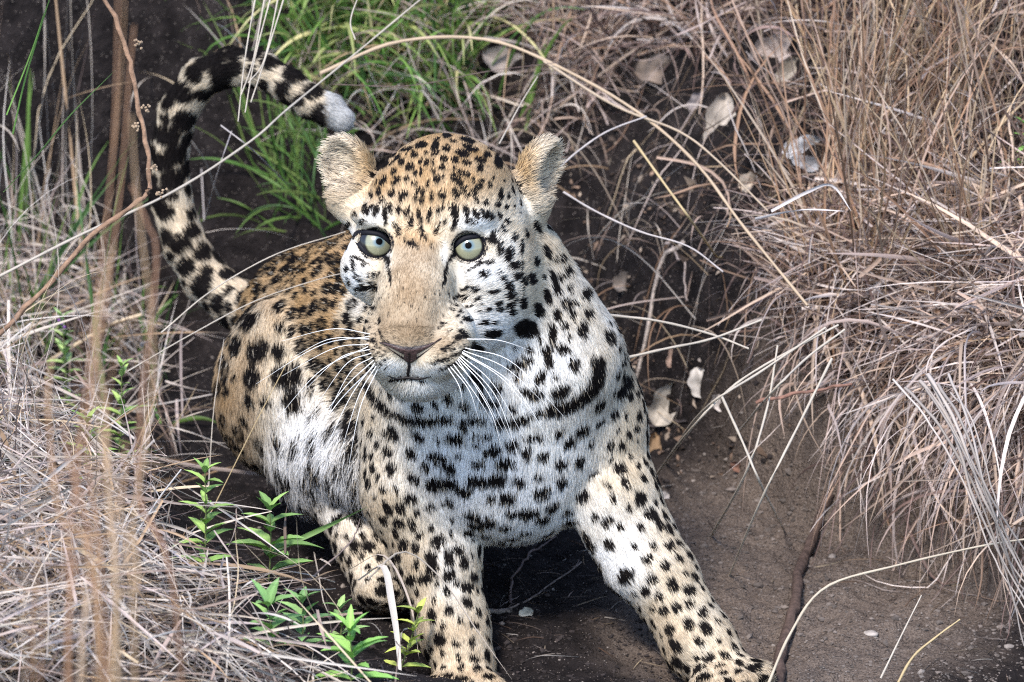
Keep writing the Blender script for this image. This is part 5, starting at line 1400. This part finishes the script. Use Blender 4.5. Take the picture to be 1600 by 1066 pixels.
# ------------------------------------------------------------------ dead leaves, stones
def dead_leaf(px, py, L, W, rot, col, label, curl=0.35, tilt=0.9, up=8, name="dead_leaf"):
    c = hit1(px, py) + FV * up / SC
    nu, nv = 13, 9; V_, C_ = [], []
    a0 = math.radians(rot)
    ax = math.cos(a0) * RV + math.sin(a0) * UV; ay = -math.sin(a0) * RV + math.cos(a0) * UV
    sd = random.random() * 50
    for s in (0, 1):
        for i in range(nu):
            t = i / (nu - 1) * 2 - 1
            w = W * math.sqrt(max(0.02, 1 - abs(t) ** 2.4)) * (1 + 0.12 * math.sin(7 * t + sd))
            for j in range(nv):
                u = j / (nv - 1) * 2 - 1
                nz = float(vnoise(np.array([[t * 2 + sd, u * 2, 3.1]]), 4)[0])
                h = curl * W * (u * u - 0.3) * (1 + 0.5 * t) + 0.25 * W * nz - 0.2 * W * t * t
                p = c + (ax * L * t + ay * w * u) / SC + FV * (h - (1.2 if s else 0)) / SC
                V_.append(p); C_.append(np.array(col) * (1 + 0.3 * nz) * (0.75 if abs(u) < 0.1 else 1.0))
    F = []
    for s in (0, 1):
        o = s * nu * nv
        for i in range(nu - 1):
            for j in range(nv - 1):
                q = [o + i * nv + j, o + (i + 1) * nv + j, o + (i + 1) * nv + j + 1, o + i * nv + j + 1]
                F.append(q if s == 0 else q[::-1])
    o = link(name, mesh_np(name, np.array(V_) - c, np.array(F), np.clip(np.array(C_), 0.01, 0.9)), M_DEAD)
    o.location = Vector(c)
    tag(o, label, "dead leaf", "dead leaves on the bank"); return o
dead_leaf(1124, 192, 52, 24, 78, (0.50, 0.44, 0.38), "large pale dead leaf standing upright on the right bank")
dead_leaf(1256, 230, 38, 18, 12, (0.58, 0.58, 0.60), "whitish grey dead leaf lying at the foot of the tan stems")
dead_leaf(1262, 256, 30, 12, -20, (0.40, 0.40, 0.42), "smaller grey dead leaf just under the whitish one")
dead_leaf(1206, 80, 46, 26, 30, (0.46, 0.38, 0.34), "pinkish dead leaf high on the right bank", up=14)
dead_leaf(1232, 112, 28, 18, 60, (0.40, 0.34, 0.27), "tan dead leaf below the pinkish one on the right bank")
dead_leaf(1032, 108, 46, 24, 4, (0.26, 0.20, 0.16), "brown dead leaf on the bank above the right ear", up=12)
dead_leaf(788, 96, 40, 22, -20, (0.40, 0.34, 0.31), "pale crumpled dead leaf above the leopard's head", up=20)
dead_leaf(1088, 162, 20, 14, 70, (0.34, 0.30, 0.30), "small grey dead leaf left of the large upright leaf")
dead_leaf(1172, 284, 22, 16, 20, (0.48, 0.40, 0.32), "small curled tan leaf below the large upright leaf", up=14)
dead_leaf(1040, 632, 40, 24, 62, (0.48, 0.43, 0.37), "bleached dead leaf with an ochre tip beside the shoulder", curl=0.7, up=16)
dead_leaf(1022, 700, 26, 11, 86, (0.30, 0.20, 0.12), "ochre leaf tip under the bleached leaf", curl=0.7, up=10)
dead_leaf(1092, 598, 26, 18, 100, (0.56, 0.52, 0.48), "whitish dead leaf half hidden by the leaning straws", up=14)
dead_leaf(1124, 630, 12, 16, 40, (0.50, 0.45, 0.42), "small pale leaf scrap right of the leaning straws", up=10)
dead_leaf(1054, 552, 26, 10, 66, (0.44, 0.31, 0.25), "narrow pinkish dead leaf on the dark soil")
dead_leaf(976, 440, 22, 16, 20, (0.20, 0.17, 0.15), "dull brown leaf on the dark soil beside the shoulder")
dead_leaf(1036, 776, 11, 9, 30, (0.42, 0.38, 0.36), "small pale scrap on the soil beside the right foreleg")
dead_leaf(822, 958, 12, 9, 20, (0.52, 0.50, 0.42), "small pale heart-shaped leaf on the soil between the forelegs", up=4)
dead_leaf(1155, 730, 9, 16, 80, (0.22, 0.12, 0.09), "small reddish leaf on the sandy soil", up=4)
dead_leaf(1518, 492, 16, 12, 60, (0.46, 0.50, 0.58), "bluish pale leaf scrap caught in the right bank grass", up=40)
dead_leaf(212, 640, 26, 14, 30, (0.45, 0.40, 0.35), "pale leaf half buried in the left dry grass", up=20)
def stone(px, py, r, col, label, sq=(1, 0.9, 0.6), up=0):
    c = hit1(px, py) + FV * up / SC
    n1, n2 = 10, 16; V_ = []
    sd = random.random() * 30
    for i in range(n1 + 1):
        a = math.pi * i / n1
        for j in range(n2):
            b = 2 * math.pi * j / n2
            d = np.array([math.sin(a) * math.cos(b), math.sin(a) * math.sin(b), math.cos(a)])
            V_.append(d * np.array(sq))
    V_ = np.array(V_); V_ = V_ * (1 + 0.22 * vnoise(V_ * 1.7 + sd, 2))[:, None] * r / SC
    F = [[i * n2 + j, (i + 1) * n2 + j, (i + 1) * n2 + (j + 1) % n2, i * n2 + (j + 1) % n2] for i in range(n1) for j in range(n2)]
    o = link("pebble", mesh_np("pebble", V_, np.array(F), np.clip(np.tile(col, (len(V_), 1)) * (1 + 0.2 * vnoise(V_ * 900, 3))[:, None], 0.01, 0.9)), M_STONE)
    o.location = Vector(c); tag(o, label, "pebble", "pebbles on the soil")
stone(1361, 990, 12, (0.34, 0.30, 0.27), "flat pale speckled pebble on the sandy soil at lower right", (1, 0.8, 0.35))
stone(1300, 870, 7, (0.24, 0.21, 0.19), "small grey pebble under the hanging grass", (1, 0.9, 0.7))
stone(294, 998, 13, (0.44, 0.40, 0.35), "pale round pebble in the lower left grass", (1, 0.9, 0.8), 30)
stone(310, 1012, 9, (0.40, 0.36, 0.31), "smaller pebble touching the pale round pebble", (1, 0.9, 0.8), 26)
stone(995, 745, 9, (0.10, 0.08, 0.08), "dark clod beside the right foreleg", (1, 0.9, 0.8))
